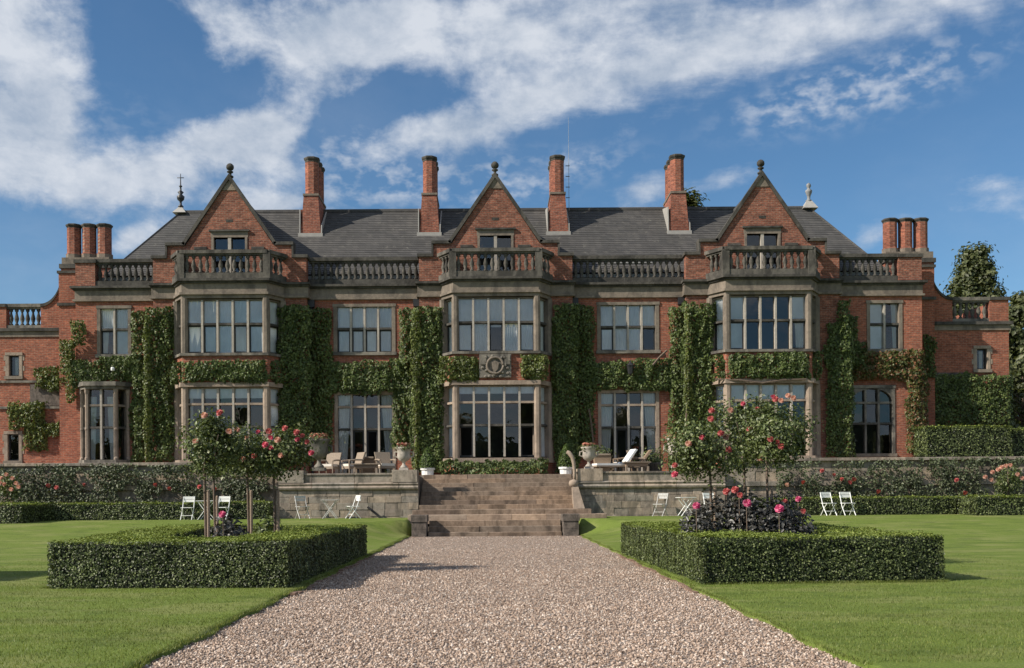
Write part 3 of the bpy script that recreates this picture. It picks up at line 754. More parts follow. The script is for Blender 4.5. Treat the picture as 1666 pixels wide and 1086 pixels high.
CANT = math.atan2(0.9, 0.56)      # direction of the canted sides
for ib, cx in enumerate(CS):
    slab(cx, FLOOR, 2.80, 0.03, BRICK, 'bay_base')
    slab(cx, 2.802, 3.00, 0.14, STONE_PALE, 'bay_plinth')
    slab(cx, 6.06, 6.24, 0.09, STONE_PALE, 'string_course')
    slab(cx, 6.242, 7.36, 0.0, BRICK, 'bay_wall')
    slab(cx, 7.362, 7.47, 0.09, STONE_GREY, 'sill_course')
    slab(cx, 9.78, 9.92, 0.02, STONE, 'lintel_course')
    slab(cx, 9.922, 10.02, 0.10, STONE, 'moulding')
    slab(cx, 10.022, 10.398, 0.02, STONE, 'frieze')
    slab(cx, 10.40, 10.478, 0.09, STONE_SOOT, 'cornice')
    slab(cx, 10.48, 10.578, 0.19, STONE_SOOT, 'cornice')
    corners = [(cx - 2.34, YF), (cx - 1.78, YB), (cx + 1.78, YB), (cx + 2.34, YF)]
    for q, (x, y) in enumerate(corners):
        yy = y + 0.10 if q in (1, 2) else y - 0.04
        xx = x + (0.07 if q < 2 else -0.07)
        MB().lathe([(0.15, 0), (0.15, 3.06)], (xx, yy, 3.0), 8, R(22.5)).build('corner_post', STONE_PALE, house)
        MB().lathe([(0.15, 0), (0.15, 2.31)], (xx, yy, 7.47), 8, R(22.5)).build('corner_post', STONE, house)
    up = (7.50, 9.70); lo = (3.06, 6.0)
    cloth_u = {0: [(-1, -0.72, 0, 1, 0.2), (0.70, 0.98, 0, 1, .2)], 1: [(-1, -0.70, 0, 1, 0.3), (1, 0.72, 0, 1, 0.3)], 2: [(-1, -0.72, 0, 1, 0.4), (1, 0.70, 0.0, 1, 0.2)]}[ib]
    net_u = {0: [(-1, 1, 0, 1)], 1: [(-1, 1, 0.46, 1), (-1, -0.2, 0, 0.46), (0.2, 1, 0, 0.46)], 2: [(-1, -0.6, 0, 1), (0.6, 1, 0.5, 1)]}[ib]
    sash_u = {0: [(0, 0), (1, 0), (3, 0), (4, 0)], 1: [(0, 0), (2, 0), (4, 0)], 2: [(0, 0), (4, 0)]}[ib]
    window((cx, YB + 0.05), 0, 3.20, *up, 5, [8.70], STONE, 0.10, sash=sash_u, cur=cloth_u, blind=net_u, sill=False, head=False)
    sash_l = {0: [], 1: [(0, 0), (4, 0)], 2: []}[ib]
    window((cx, YB + 0.05), 0, 3.20, *lo, 5, [4.38, 5.34], STONE_PALE, 0.10, sash=sash_l, openl=[(0, 0), (4, 0)] if ib == 1 else [],
           cur={0: [(-1, -0.88, 0, 1, 0)], 1: [(-0.2, 0.15, 0.03, 0.5, 0)], 2: [(-1, -0.8, 0, 1, 0)]}[ib] if ib != 1 else None, sill=False, head=False,
           blind={0: [(-1, 1, 0.86, 1)], 1: [(-1, 1, 0.90, 1)], 2: [(-1, 1, 0.80, 1)]}[ib])
    for s in (-1, 1):
        mxp = (cx + s * 2.06, (YF + YB) / 2)
        rz = -CANT if s < 0 else CANT
        nx, ny = (-math.sin(CANT), -math.cos(CANT)) if s < 0 else (math.sin(CANT), -math.cos(CANT))
        p = (mxp[0] - nx * 0.06, mxp[1] - ny * 0.06)
        window(p, rz, 0.62, *up, 1, [8.70], STONE, 0.14, sash=[(0, 0)], sill=False, head=False, blind=[(-1, 1, 0, 1)])  # nets on both canted windows are added; pale cloth stands in for reflections
        window(p, rz, 0.62, *lo, 1, [4.38, 5.34], STONE_PALE, 0.14, sill=False, head=False, blind=[(-1, 1, 0, 1)])
    A, B, C_, D_ = (cx - 2.34, YF), (cx - 1.80, YB + 0.0), (cx + 1.80, YB + 0.0), (cx + 2.34, YF)
    balustrade([(A, B), (B, C_), (C_, D_)], 10.582, STONE_SOOT2, BALUSTER_P, house, posts=[(B[0], B[1], 0.15), (C_[0], C_[1], 0.15)], step=0.275, ends=0.24)
    gw = window((cx, YF), 0, 1.34, 10.75, 12.54, 2, [], STONE, 0.10, depth=0.36, sill=False, mull=0.13, head=False)
    MB().box(-0.80, 0.80, -0.02, 0.3, 12.541, 12.78).build('window_head', STONE, gw)
    MB().box(-0.86, 0.86, -0.10, 0.05, 12.782, 12.86).build('drip_mould', STONE_SOOT, gw)

# crest between the floors of the middle bay
cr = MB().box(CS[1] - 0.72, CS[1] + 0.62, YB - 0.09, YB + 0.05, 6.36, 7.34)
cr.box(CS[1] - 0.66, CS[1] - 0.42, YB - 0.15, YB - 0.09, 6.9, 7.30).box(CS[1] + 0.34, CS[1] + 0.57, YB - 0.15, YB - 0.09, 6.9, 7.30)
crest = cr.build('crest', STONE_GREY, house)
ring = MB(); seg = 20
pp = [(CS[1] - 0.05 + 0.34 * math.cos(2 * math.pi * i / seg), YB - 0.13, 6.86 + 0.34 * math.sin(2 * math.pi * i / seg)) for i in range(seg + 1)]
ring.tube(pp, 0.055, 6).build('roundel', STONE, crest, True)
MB().wallprism([(CS[1] - 0.20, 6.98), (CS[1] - 0.17, 6.72), (CS[1] - 0.05, 6.58), (CS[1] + 0.07, 6.72), (CS[1] + 0.10, 6.98), (CS[1] - 0.05, 7.06)], YB - 0.19, YB - 0.08).build('shield', STONE, crest)
sc = MB()
for k in range(22):
    a = k * 2.4; r = 0.43 + 0.1 * (k % 3); x = CS[1] - 0.05 + r * math.cos(a); z = 6.86 + r * 0.95 * math.sin(a)
    if abs(x - CS[1] + 0.05) < 0.6 and 6.4 < z < 7.3: sc.lathe([(0.03, -0.06), (0.07, -0.03), (0.075, 0.02), (0.03, 0.06)], (x, YB - 0.10, z), 6)
sc.build('carving', STONE_GREY, crest)

# windows of the recessed and end sections
for k, (x0, x1, cx) in enumerate(REC):
    window((cx, YR), 0, 2.36, 7.66, 9.62, 4, [8.68], STONE, 0.16, sash=[(0, 0), (1, 0), (2, 0), (3, 0)] if k == 0 else [(0, 0), (3, 0)],
           cur=[(0.02, 0.16, 0.5, 1, 0)] if k == 0 else None, blind=[(-1, 1, 0, 1)] if k == 0 else [(-1, 1, 0.5, 1), (-1, 0.5, 0, 0.5)])
    window((cx, YR), 0, 2.36, FLOOR + 0.02, 5.82, 4, [4.33, 5.30], STONE_PALE, 0.14, sill=False,
           door=[(1, 0), (2, 0)], openl=[(2, 0)] if k == 0 else [], cur=[(-1, -0.56, 0, 1, 0.35), (1, 0.56, 0, 1, 0.5)])
window((-16.385, YR), 0, 1.20, 7.64, 9.62, 2, [8.72], STONE, 0.14, sash=[(0, 0)], openl=[], cur=[(-1, -0.5, 0, .5, 0.2)], blind=[(-1, 1, 0.5, 1), (0.1, 1, 0, 0.5)])
window((16.935, YR), 0, 1.26, 7.64, 9.62, 2, [8.72], STONE, 0.14, sash=[(1, 0)], cur=[(1, 0.55, 0, 1, 0.3)], blind=[(-1, 0, 0, 1)])
# left: small round-fronted bay on a stone sill
lb = -16.80
for z0, z1, o, nm, m in ((FLOOR, 2.9, 0.0, 'bay_base', STONE), (2.902, 3.06, 0.10, 'bay_plinth', STONE_GREY), (6.10, 6.22, 0.04, 'string_course', STONE_GREY), (6.222, 6.40, 0.14, 'bay_cornice', STONE_GREY)):
    MB().prism([(lb - 1.05 - o, YR + 0.2), (lb - 1.05 - o, YR - 0.05), (lb - 0.62 - o * 0.6, YR - 0.55 - o), (lb + 0.62 + o * 0.6, YR - 0.55 - o), (lb + 1.05 + o, YR - 0.05), (lb + 1.05 + o, YR + 0.2)], z0, z1).build(nm, m, house)
for x, y in ((lb - 1.0, YR - 0.02), (lb - 0.62, YR - 0.45), (lb + 0.62, YR - 0.45), (lb + 1.0, YR - 0.02)):
    MB().lathe([(0.11, 0), (0.11, 0.08), (0.075, 0.14), (0.075, 1.25), (0.10, 1.32), (0.075, 1.40), (0.075, 2.8), (0.11, 2.9), (0.11, 3.04)], (x, y, 3.06), 8).build('corner_post', STONE_PALE, house)
window((lb, YR - 0.5), 0, 1.08, 3.08, 6.08, 2, [4.45, 5.40], STONE, 0.06, sill=False, head=False, cur=[(-1, -0.45, 0, .9, 0.3), (1, 0.35, 0, .9, 0.4)])
for s in (-1, 1):
    window((lb + s * 0.80, YR - 0.22), -s * -R(49) * 1.0 if s > 0 else -R(49), 0.36, 3.08, 6.08, 1, [4.45, 5.40], STONE, 0.06, sill=False, head=False)
# right: three lights under a flat arch
ra = window((16.38, YR), 0, 1.72, 3.12, 5.95, 3, [4.42, 5.32], STONE_GREY, 0.12, sill=True)
for s in (-1, 1):
    pts = [(s * 0.86, 5.95), (s * 0.86, 5.40)] + [(s * 0.86 * math.cos(R(a)), 5.40 + 0.52 * math.sin(R(a))) for a in range(15, 91, 15)]
    pts = pts if s < 0 else pts[::-1]
    MB().wallprism(pts, -0.02, 0.18).build('spandrel', STONE_GREY, ra)

# wings on either side, lower than the main block
for s in (-1, 1):
    e = XL if s < 0 else XR
    xin = e; xout = -27.0 if s < 0 else 22.95
    a, b = sorted((xin, xout))
    wc = -21.32 if s < 0 else 21.75
    holes = [(wc - 0.36, wc + 0.36, 6.88, 7.86)]
    if s < 0: holes.append((-21.75, -21.0, 3.1, 4.35))
    wall_cells(MB(), a, b, FLOOR, 8.62, YW, YW + 0.4, holes).build('wing_wall', BRICK, house)
    MB().box(a, b, YW + 1.6, YW + 1.7, FLOOR, 8.6).build('inner_wall', ROOM, house)
    MB().box(a, b, YW + 0.45, 54, 8.63, 8.7).build('wing_roof', LEAD, house)
    if s > 0: MB().box(xout - 0.4, xout, YW + 0.41, 54, FLOOR, 10.0).build('wing_wall', BRICK, house)
    MB().box(a if s < 0 else a + 1.0, b - (1.0 if s < 0 else -0.06), YW - 0.05, YW + 0.4, 8.622, 8.86).build('wing_frieze', STONE, house)
    MB().box(a if s < 0 else a + 1.0, b - (1.0 if s < 0 else -0.14), YW - 0.14, YW + 0.4, 8.862, 9.0).build('wing_cornice', STONE_SOOT, house)
    c0, c1 = (-21.66, -20.12) if s < 0 else (20.45, 22.1)
    balustrade([((c0, YW + 0.15), (c1, YW + 0.15))], 9.002, STONE_GREY, BALUSTER_P, house, base=0.15)
    pin = c1 if s < 0 else c0; pout = c0 if s < 0 else c1
    q0, q1 = sorted((pout, xout)); w = MB().box(q0, q1, YW, YW + 0.35, 9.002, 9.96).build('parapet', BRICK, house)
    MB().box(q0, q1 + (0.05 if s > 0 else 0), YW - 0.06, YW + 0.42, 9.962, 10.10).build('coping', STONE_SOOT, w)
    # ramped parapet sweeping up to the chimney
    xi = e - s * 0.0; xt = pin - s * 1.0 * 0.95
    arc = [(pin + (xt - pin) * t, 9.96 + 1.40 * (1 - math.sqrt(max(0, 1 - t * t)))) for t in [i / 10 for i in range(11)]]
    ramp = MB(); cop = MB()
    for (u0, h0), (u1, h1) in zip(arc, arc[1:]):
        P = [(u0, 8.62), (u1, 8.62), (u1, h1), (u0, h0)]
        ramp.wallprism(P if u1 > u0 else P[::-1], YW + 0.001, YW + 0.36)
        P = [(u0, h0), (u1, h1), (u1 , h1 + 0.13), (u0, h0 + 0.13)]
        cop.wallprism(P if u1 > u0 else P[::-1], YW - 0.06, YW + 0.42)
    q0, q1 = sorted((xt, e - s * 0.02)); ramp.box(q0, q1, YW - 0.35, YW + 0.36, FLOOR, 11.36)
    rm = ramp.build('ramped_parapet', BRICK, house); cop.build('coping', STONE_SOOT, rm)
    q0, q1 = sorted((xt - s * 0.0 + s * 0.06, e)); MB().box(q0, q1, YW - 0.42, YW - 0.355, 9.93, 10.06).build('string_course', STONE_SOOT, rm)
    MB().box(q0, q1, YW - 0.40, YW + 0.40, 11.362, 11.48).build('coping', STONE_SOOT, rm)
    # small toothed stone windows
    def tooth_window(cx, z0, z1, w, cur=False):
        o = window((cx, YW), 0, w, z0, z1, 1, [], STONE_PALE, 0.13, depth=0.3, sash=[(0, 0)], cur=[(-0.2, 0.5, 0, 0.9, 0.1)] if cur else None)
        n = 4; hh = (z1 - z0) / n
        for sd in (-1, 1):
            for q in range(n):
                u0 = sd * (w / 2 + 0.13); u1 = u0 + sd * (0.10 if q % 2 else 0.03); m0, m1 = sorted((u0, u1))
                MB().box(m0, m1, -0.015, 0.1, z0 + q * hh + 0.004, z0 + (q + 1) * hh - 0.004).build('quoin', STONE_PALE, o)
    tooth_window(wc, 6.88, 7.80, 0.46, True)
    if s < 0: tooth_window(-21.38, 3.12, 4.30, 0.50)
    if s < 0:
        for z in (6.58, 5.42): MB().box(a, b - 0.3, YW - 0.07, YW + 0.02, z, z + 0.10).build('string_course', STONE_GREY, house)
        MB().box(-20.6, -18.6, YW - 0.06, YW + 0.02, 5.55, 6.5).build('bare_masonry', PIERSTONE, house)
    else:
        MB().box(18.65, 21.0, YW - 0.03, YW + 0.02, 5.9, 6.75).build('bare_masonry', PIERSTONE, house)
for x in (CS[0] + HW + 0.14, CS[1] + HW + 0.14, CS[1] - HW - 0.14, CS[2] - HW - 0.14):
    MB().tube([(x, YR - 0.08, 9.9), (x, YR - 0.08, FLOOR)], 0.055, 6).box(x - 0.14, x + 0.14, YR - 0.2, YR, 9.6, 9.9).build('downpipe', IRON, house)

# slate roofs laid in courses
EZ, EY, RZ_, RY = 11.2, 46.0, 15.05, 50.0
E0, E1, K0, K1 = -17.1, 17.36, -14.9, 15.15


def coursed(bl, br, tr, tl, n, name, parent, m=SLATE):
    bl, br, tr, tl = map(Vector, (bl, br, tr, tl)); nrm = (br - bl).cross(tl - bl)
    if nrm.length < 1e-6: nrm = (br - bl).cross(tr - bl)
    nrm.normalize(); mb = MB()
    for i in range(n):
        t0, t1 = i / n, (i + 1) / n
        a, b, c, d = bl.lerp(tl, t0), br.lerp(tr, t0), br.lerp(tr, t1), bl.lerp(tl, t1)
        k = nrm * 0.018
        mb.add([a, b, b + k, a + k, c + nrm * 0.004, d + nrm * 0.004], [(0, 1, 2, 3), (3, 2, 4, 5)])
    return mb.build(name, m, parent)


roof = coursed((E0, EY, EZ), (E1, EY, EZ), (K1, RY, RZ_), (K0, RY, RZ_), 34, 'roof', house)
coursed((E0, 54, EZ), (E0, EY, EZ), (K0, RY, RZ_), (K0, RY, RZ_), 34, 'hip_slope', roof)
coursed((E1, EY, EZ), (E1, 54, EZ), (K1, RY, RZ_), (K1, RY, RZ_), 34, 'hip_slope', roof)
coursed((E1, 54, EZ), (E0, 54, EZ), (K0, RY, RZ_), (K1, RY, RZ_), 34, 'back_slope', roof)
MB().tube([(K0, RY, RZ_ + 0.02), (K1, RY, RZ_ + 0.02)], 0.10, 6).build('ridge_tile', SLATE, roof)
for p in ((E0, EY, EZ), (E1, EY, EZ)):
    MB().tube([p, (K0 if p[0] < 0 else K1, RY, RZ_ + 0.02)], 0.05, 5).build('hip_tile', SLATE, roof)
MB().box(E0, E1, 45.56, 46.1, 10.9, 11.05).build('gutter', LEAD, roof)
for cx in CS:
    for s in (-1, 1):
        lo0, hi0 = Vector((cx + s * 2.45, YF + 0.5, 11.15)), Vector((cx, YF + 0.5, 14.86))
        lo1, hi1 = Vector((cx + s * 2.45, EY + 0.2, 11.15)), Vector((cx, RY - 0.1, 14.86))
        if s > 0: coursed(lo0, lo1, hi1, hi0, 28, 'gable_slope', roof)
        else: coursed(lo1, lo0, hi0, hi1, 28, 'gable_slope', roof)
    MB().tube([(cx, YF + 0.5, 14.9), (cx, RY, 14.9)], 0.09, 6).build('ridge_tile', SLATE, roof)
MB().box(5.2, 7.0, 45.75, 46.02, 11.55, 11.78).build('roof_hatch', LEAD, roof)

# roof finials at the ridge ends
f = MB().lathe([(0.45, 0.0), (0.10, 0.32)], (K0, RY, RZ_ - 0.05), 4, R(45)).build('finial_base', FLASH, roof)
MB().lathe([(0.10, 0), (0.14, 0.08), (0.06, 0.16), (0.05, 0.3), (0.17, 0.42), (0.19, 0.55), (0.07, 0.66), (0.15, 0.76), (0.05, 0.84), (0.04, 1.0), (0.09, 1.05), (0.03, 1.1), (0.015, 1.65)], (K0, RY, RZ_ + 0.22), 8).box(K0 - 0.16, K0 + 0.16, RY - 0.015, RY + 0.015, RZ_ + 1.66, RZ_ + 1.69).build('finial', IRON, roof, True)
MB().lathe([(0.50, 0.0), (0.14, 0.42)], (K1, RY, RZ_ - 0.05), 4, R(45)).build('finial_base', FLASH, roof)
MB().lathe([(0.13, 0), (0.16, 0.06), (0.07, 0.14), (0.09, 0.3), (0.16, 0.46), (0.17, 0.54), (0.08, 0.62), (0.07, 0.68), (0.12, 0.76), (0.10, 0.85), (0.02, 0.92)], (K1, RY, RZ_ + 0.30), 8).build('finial', STONE_LEAD, roof, True)

# four stacks on the roof, each with three flues one behind the other
CAPP = [(0.385, 0.12), (0.41, 0.15), (0.41, 0.19), (0.45, 0.23), (0.475, 0.28), (0.475, 0.33), (0.42, 0.36)]
for cx in (-8.42, -2.92, 3.06, 8.66):
    y0 = 48.44; zb, zt = 12.9, 15.40; b0, b1 = 0.47, 0.335; L = 2.35
    mb = MB().add([(cx - b0, y0, zb), (cx + b0, y0, zb), (cx + b0, y0 + L, zb), (cx - b0, y0 + L, zb), (cx - b0, y0, 13.55), (cx + b0, y0, 13.55), (cx + b0, y0 + L, 13.55), (cx - b0, y0 + L, 13.55),
                   (cx - b1, y0 + 0.1, zt), (cx + b1, y0 + 0.1, zt), (cx + b1, y0 + L - 0.1, zt), (cx - b1, y0 + L - 0.1, zt)],
                  [(0, 1, 5, 4), (1, 2, 6, 5), (2, 3, 7, 6), (3, 0, 4, 7), (4, 5, 9, 8), (5, 6, 10, 9), (6, 7, 11, 10), (7, 4, 8, 11), (8, 9, 10, 11)])
    st = mb.build('chimney', BRICK_DARK, house)
    MB().box(cx - b1 - 0.03, cx + b1 + 0.03, y0 + 0.06, y0 + L - 0.06, zt + 0.002, zt + 0.10).build('chimney_shoulder', STONE, st)
    for k in range(3):
        yc = y0 + 0.48 + k * 0.72
        MB().lathe([(0.345, 0), (0.325, 0.12), (0.325, 1.52)], (cx, yc, zt + 0.1), 8, R(22.5)).build('flue', BRICK_DARK, st)
        MB().lathe([(r * 0.82, z) for r, z in CAPP], (cx, yc, zt + 1.62 - 0.12), 8, R(22.5)).build('chimney_cap', STONE_SOOT, st)
    fl = MB().box(cx - b0 - 0.1, cx + b0 + 0.1, y0 - 0.10, y0 - 0.02, 13.40, 13.62)
    for s in (-1, 1):
        xa, xb = sorted((cx + s * (b0 + 0.005), cx + s * (b0 + 0.05)))
        P = [(y0 - 0.06, 13.42), (y0 + 1.5, 14.95), (y0 + 1.5, 15.05), (y0 + 0.02, 14.75 if s < 0 else 14.0)]
        fl.add([(xa, y, z) for y, z in P] + [(xb, y, z) for y, z in P], [(0, 1, 2, 3), (7, 6, 5, 4), (0, 4, 5, 1), (1, 5, 6, 2), (2, 6, 7, 3), (3, 7, 4, 0)])
    fl.build('flashing', FLASH, st)

# triple stacks over the wings
for s in (-1, 1):
    xc = -18.55 if s < 0 else 19.0
    st = MB().box(xc - 1.12, xc + 1.12, 47.6, 48.6, 8.7, 11.9).build('chimney', BRICK_DARK, house)
    MB().box(xc - 1.18, xc + 1.18, 47.54, 48.66, 11.902, 12.1).build('chimney_shoulder', STONE_SOOT, st)
    MB().box(xc - 1.08, xc + 1.08, 47.6, 48.6, 12.102, 12.4).build('chimney_shoulder', STONE, st)
    for k in (-1, 0, 1):
        MB().lathe([(0.36, 0), (0.36, 0.24), (0.31, 0.27), (0.31, 1.45)], (xc + k * 0.70, 48.1, 12.4), 8, R(22.5)).build('flue', BRICK_DARK, st)
        MB().lathe([(0.362, 0), (0.362, 0.20)], (xc + k * 0.70, 48.1, 12.405), 8, R(22.5)).build('flue_base', STONE, st)
        MB().lathe([(r * 0.78, z * 0.8) for r, z in CAPP], (xc + k * 0.70, 48.1, 13.72), 8, R(22.5)).build('chimney_cap', STONE_SOOT, st)

# aerial mast beside the third stack
ae = MB().tube([(3.62, 49.2, 14.8), (3.62, 49.2, 19.2)], [0.014, 0.006], 5).build('aerial_mast', LEAD)
tag(ae, 'thin aerial mast rising beside the chimney right of the middle gable', 'aerial')
for k in range(4): MB().box(3.47, 3.66, 49.19, 49.21, 15.4 + k * 0.5, 15.43 + k * 0.5).build('bracket', IRON, ae)

# ------------------------------------------------------------------ terrace walls, steps, piers
def bevel_block(m):
    c = 0.06; mb = MB(); v = []
    for x in (-0.5, 0.5):
        for y in (-0.5, 0.5):
            for z in (-0.5, 0.5):
                v += [(x, y * (1 - 2 * c), z * (1 - 2 * c)), (x * (1 - 2 * c), y, z * (1 - 2 * c)), (x * (1 - 2 * c), y * (1 - 2 * c), z)]
    import bmesh
    bm = bmesh.new()
    for p in v: bm.verts.new(p)
    bmesh.ops.convex_hull(bm, input=bm.verts)
    bmesh.ops.dissolve_limit(bm, angle_limit=0.01, verts=bm.verts, edges=bm.edges)
    me = bpy.data.meshes.new('stone'); bm.to_mesh(me); bm.free(); me.materials.append(m); return me


BLOCK = bevel_block(WALLSTONE); SLABM = bevel_block(STEPSTONE); SLABP = bevel_block(PALESTEP); PIERM = bevel_block(PIERSTONE)


def block(name, me, parent, x0, x1, y0, y1, z0, z1, c=0.010):
    """a dressed stone with small worn chamfers on its front and top edges"""
    w, d, h = (x1 - x0) / 2, (y1 - y0) / 2, (z1 - z0) / 2; mb = MB()
    sec = [(-d, -h), (d, -h), (d, h), (-d + c, h), (-d, h - c)]
    o = [(-w, y, z) for y, z in sec] + [(w, y, z) for y, z in sec]
    # pull the front corners in a little so that vertical joints read as grooves
    o[0] = (-w + c, -d - 0, -h); o[4] = (-w + c, -d, h - c); o[5] = (w - c, -d, -h); o[9] = (w - c, -d, h - c)
    o += [(-w, -d + c, -h), (-w, -d + c, h), (w, -d + c, -h), (w, -d + c, h)]
    o[3] = (-w + c, -d + c, h); o[8] = (w - c, -d + c, h)
    mb.add(o, [(0, 5, 9, 4), (4, 9, 8, 3), (10, 0, 4, 11), (11, 4, 3), (5, 12, 13, 9), (9, 13, 8), (3, 8, 13, 7, 2, 11), (10, 11, 2, 1), (12, 6, 7, 13), (1, 2, 7, 6), (10, 1, 6, 12, 5, 0)])
    ob = link(name, mb.mesh(name, me.materials[0]), parent, ((x0 + x1) / 2, (y0 + y1) / 2, (z0 + z1) / 2))
    return ob


def courses(parent, x0, x1, yf, zs, w, depth=0.25, gap=0.006):
    for j, (z0, z1) in enumerate(zip(zs, zs[1:])):
        x = x0; first = True
        while x < x1 - 0.05:
            L = w * random.uniform(0.7, 1.35)
            if first and j % 2: L *= 0.55
            first = False
            if x + L > x1 - w * 0.45: L = x1 - x
            pr = random.uniform(-0.012, 0.014)
            block('stone', BLOCK, parent, x, x + L - gap, yf - pr, yf + depth, z0 + gap / 2, z1 - gap / 2); x += L


WY = 39.8


def centre_wall(a, b, label, ends):
    t = thing('retaining_wall', ((a + b) / 2, WY, 0.5), label, 'wall', 'walls holding up the terrace', world=True)
    MB().box(a + 0.02, b - 0.02, WY + 0.05, 40.99, 0.3, 2.20).build('core', PIERSTONE, t)
    courses(t, a, b, WY, [0.40, 0.66, 0.92, 1.18, 1.42, 1.64], 0.55)
    x = a
    while x < b - 0.3:     # moulding and plain parapet in long stones
        L = min(random.uniform(1.2, 1.7), b - x)
        if b - x - L < 0.5: L = b - x
        m = MB().wallprism([(x, 0), (x + L - 0.012, 0), (x + L - 0.012, 1), (x, 1)], 0, 1)
        sec = [(WY - 0.02, 1.645), (WY - 0.10, 1.70), (WY - 0.12, 1.76), (WY - 0.05, 1.82), (WY - 0.09, 1.90), (WY - 0.02, 1.95), (WY + 0.3, 1.95), (WY + 0.3, 1.645)]
        mm = MB(); n = len(sec)
        mm.add([(x, y, z) for y, z in sec] + [(x + L - 0.012, y, z) for y, z in sec], [tuple(range(n)), tuple(range(2 * n - 1, n - 1, -1))] + [(i, n + i, n + (i + 1) % n, (i + 1) % n) for i in range(n)])
        mm.build('moulding', WALLSTONE, t)
        block('stone', BLOCK, t, x, x + L - 0.012, WY + 0.02, WY + 0.35, 1.953, 2.24)
        block('coping', BLOCK, t, x, x + L - 0.012, WY - 0.02, WY + 0.42, 2.243, 2.31)
        x += L
    for e in ends: block('pedestal', BLOCK, t, e - 0.48, e + 0.48, WY - 0.07, WY + 0.85, 1.955, 2.42)
    return t


centre_wall(-8.2, -2.88, 'low stone terrace wall left of the wide steps, bare of climbers', (-7.72, -3.40))
centre_wall(3.14, 8.8, 'low stone terrace wall right of the wide steps, bare of climbers', (3.66, 8.3))


def side_wall(a, b, label):
    y = 40.5
    t = thing('retaining_wall', ((a + b) / 2, y, 0.5), label, 'wall', 'walls holding up the terrace', world=True)
    MB().box(a + 0.02, b - 0.02, y + 0.05, 40.99, 0.3, 2.70).build('core', PIERSTONE, t)
    courses(t, a, b, y, [0.40, 0.76, 1.10, 1.42, 1.72], 0.85)
    courses(t, a, b, y + 0.03, [1.90, 2.28, 2.68], 0.95)
    x = a
    while x < b - 0.3:
        L = min(random.uniform(1.3, 1.8), b - x)
        if b - x - L < 0.6: L = b - x
        block('moulding', BLOCK, t, x, x + L - 0.012, y - 0.10, y + 0.3, 1.723, 1.897)
        block('coping', BLOCK, t, x, x + L - 0.012, y - 0.12, y + 0.5, 2.683, 2.79); x += L
    return t


side_wall(-25, -8.25, 'terrace wall left of the house front, half hidden under climbing roses')
side_wall(8.85, 25, 'terrace wall right of the house front, half hidden under climbing roses')

steps = thing('stone_staircase', (0, 36.5, 0), 'wide worn sandstone steps rising from the gravel path to the terrace', 'steps', world=True)


def step(x0, x1, y0, y1, z0, z1, n, m=None):
    cuts = [x0] + sorted(x0 + (x1 - x0) * (i + random.uniform(-0.28, 0.28)) / n for i in range(1, n)) + [x1]
    for a, b in zip(cuts, cuts[1:]): block('slab', m or SLABM, steps, a + 0.003, b - 0.003, y0 + random.uniform(-0.012, 0.012), y1, z0, z1 + random.uniform(-0.006, 0.006))


for i, (z, y) in enumerate(((0.14, 36.5), (0.34, 36.85), (0.54, 37.2))): step(-2.32, 2.36, y, 37.7, z - 0.22, z, 2)
step(-3.12, 4.05, 37.62, 38.7, 0.42, 0.74, 4, SLABP)
step(-3.0, 3.55, 38.15, 39.0, 0.70, 0.91, 3)
step(-2.85, 3.12, 38.99, 40.4, 0.70, 0.909, 3)
nz = 8
for i in range(nz):
    z = 0.91 + (2.27 - 0.91) * (i + 1) / nz; y = 39.75 + i * 0.33
    step(-2.85, 3.12, y, y + 0.75, z - 0.25, z, 2 + i % 2)
MB().box(-2.84, 3.11, 39.0, 42.5, 0.0, 0.69).build('core', PIERSTONE, steps)
for x0, x1, lab in ((-2.90, -2.33, 'squat brown stone pier at the left foot of the steps'), (2.37, 2.96, 'squat brown stone pier at the right foot of the steps')):
    p = thing('stone_pier', ((x0 + x1) / 2, 36.6, 0), lab, 'pier', 'piers at the foot of the steps', world=True)
    for j, (z0, z1) in enumerate(((-0.05, 0.26), (0.265, 0.52), (0.525, 0.76))):
        d = 0.03 if j < 2 else 0.0
        block('stone', PIERM, p, x0 + d, x1 - d, 36.2 + d, 37.1 - d, z0, z1)
# pale scroll that ends the right hand wall beside the steps
scv = thing('stone_scroll', (3.1, 39.6, 0.8), 'pale carved stone scroll ending the wall on the right side of the steps', 'stonework', world=True)
MB().tube([(2.78, 39.75, 3.06), (2.86, 39.72, 3.02), (2.98, 39.70, 2.86), (3.04, 39.70, 2.6), (3.06, 39.7, 2.25), (3.06, 39.7, 1.98)], [0.07, 0.085, 0.08, 0.07, 0.065, 0.07], 8).build('arm', STONE_PALE, scv, True)
MB().add([(2.95, 39.62, 1.95), (3.13, 39.62, 1.95), (3.13, 40.0, 1.95), (2.95, 40.0, 1.95), (3.0, 39.2, 0.915), (3.4, 39.2, 0.915), (3.4, 40.0, 0.915), (3.0, 40.0, 0.915)], [(0, 1, 2, 3), (4, 5, 1, 0), (5, 6, 2, 1), (6, 7, 3, 2), (7, 4, 0, 3), (7, 6, 5, 4)]).build('wall_end', STONE_PALE, scv)
MB().lathe([(0.02, -0.16), (0.16, -0.1), (0.19, 0.0), (0.16, 0.1), (0.02, 0.16)], (3.02, 39.66, 1.86), 10).build('volute', STONE_PALE, scv, True)
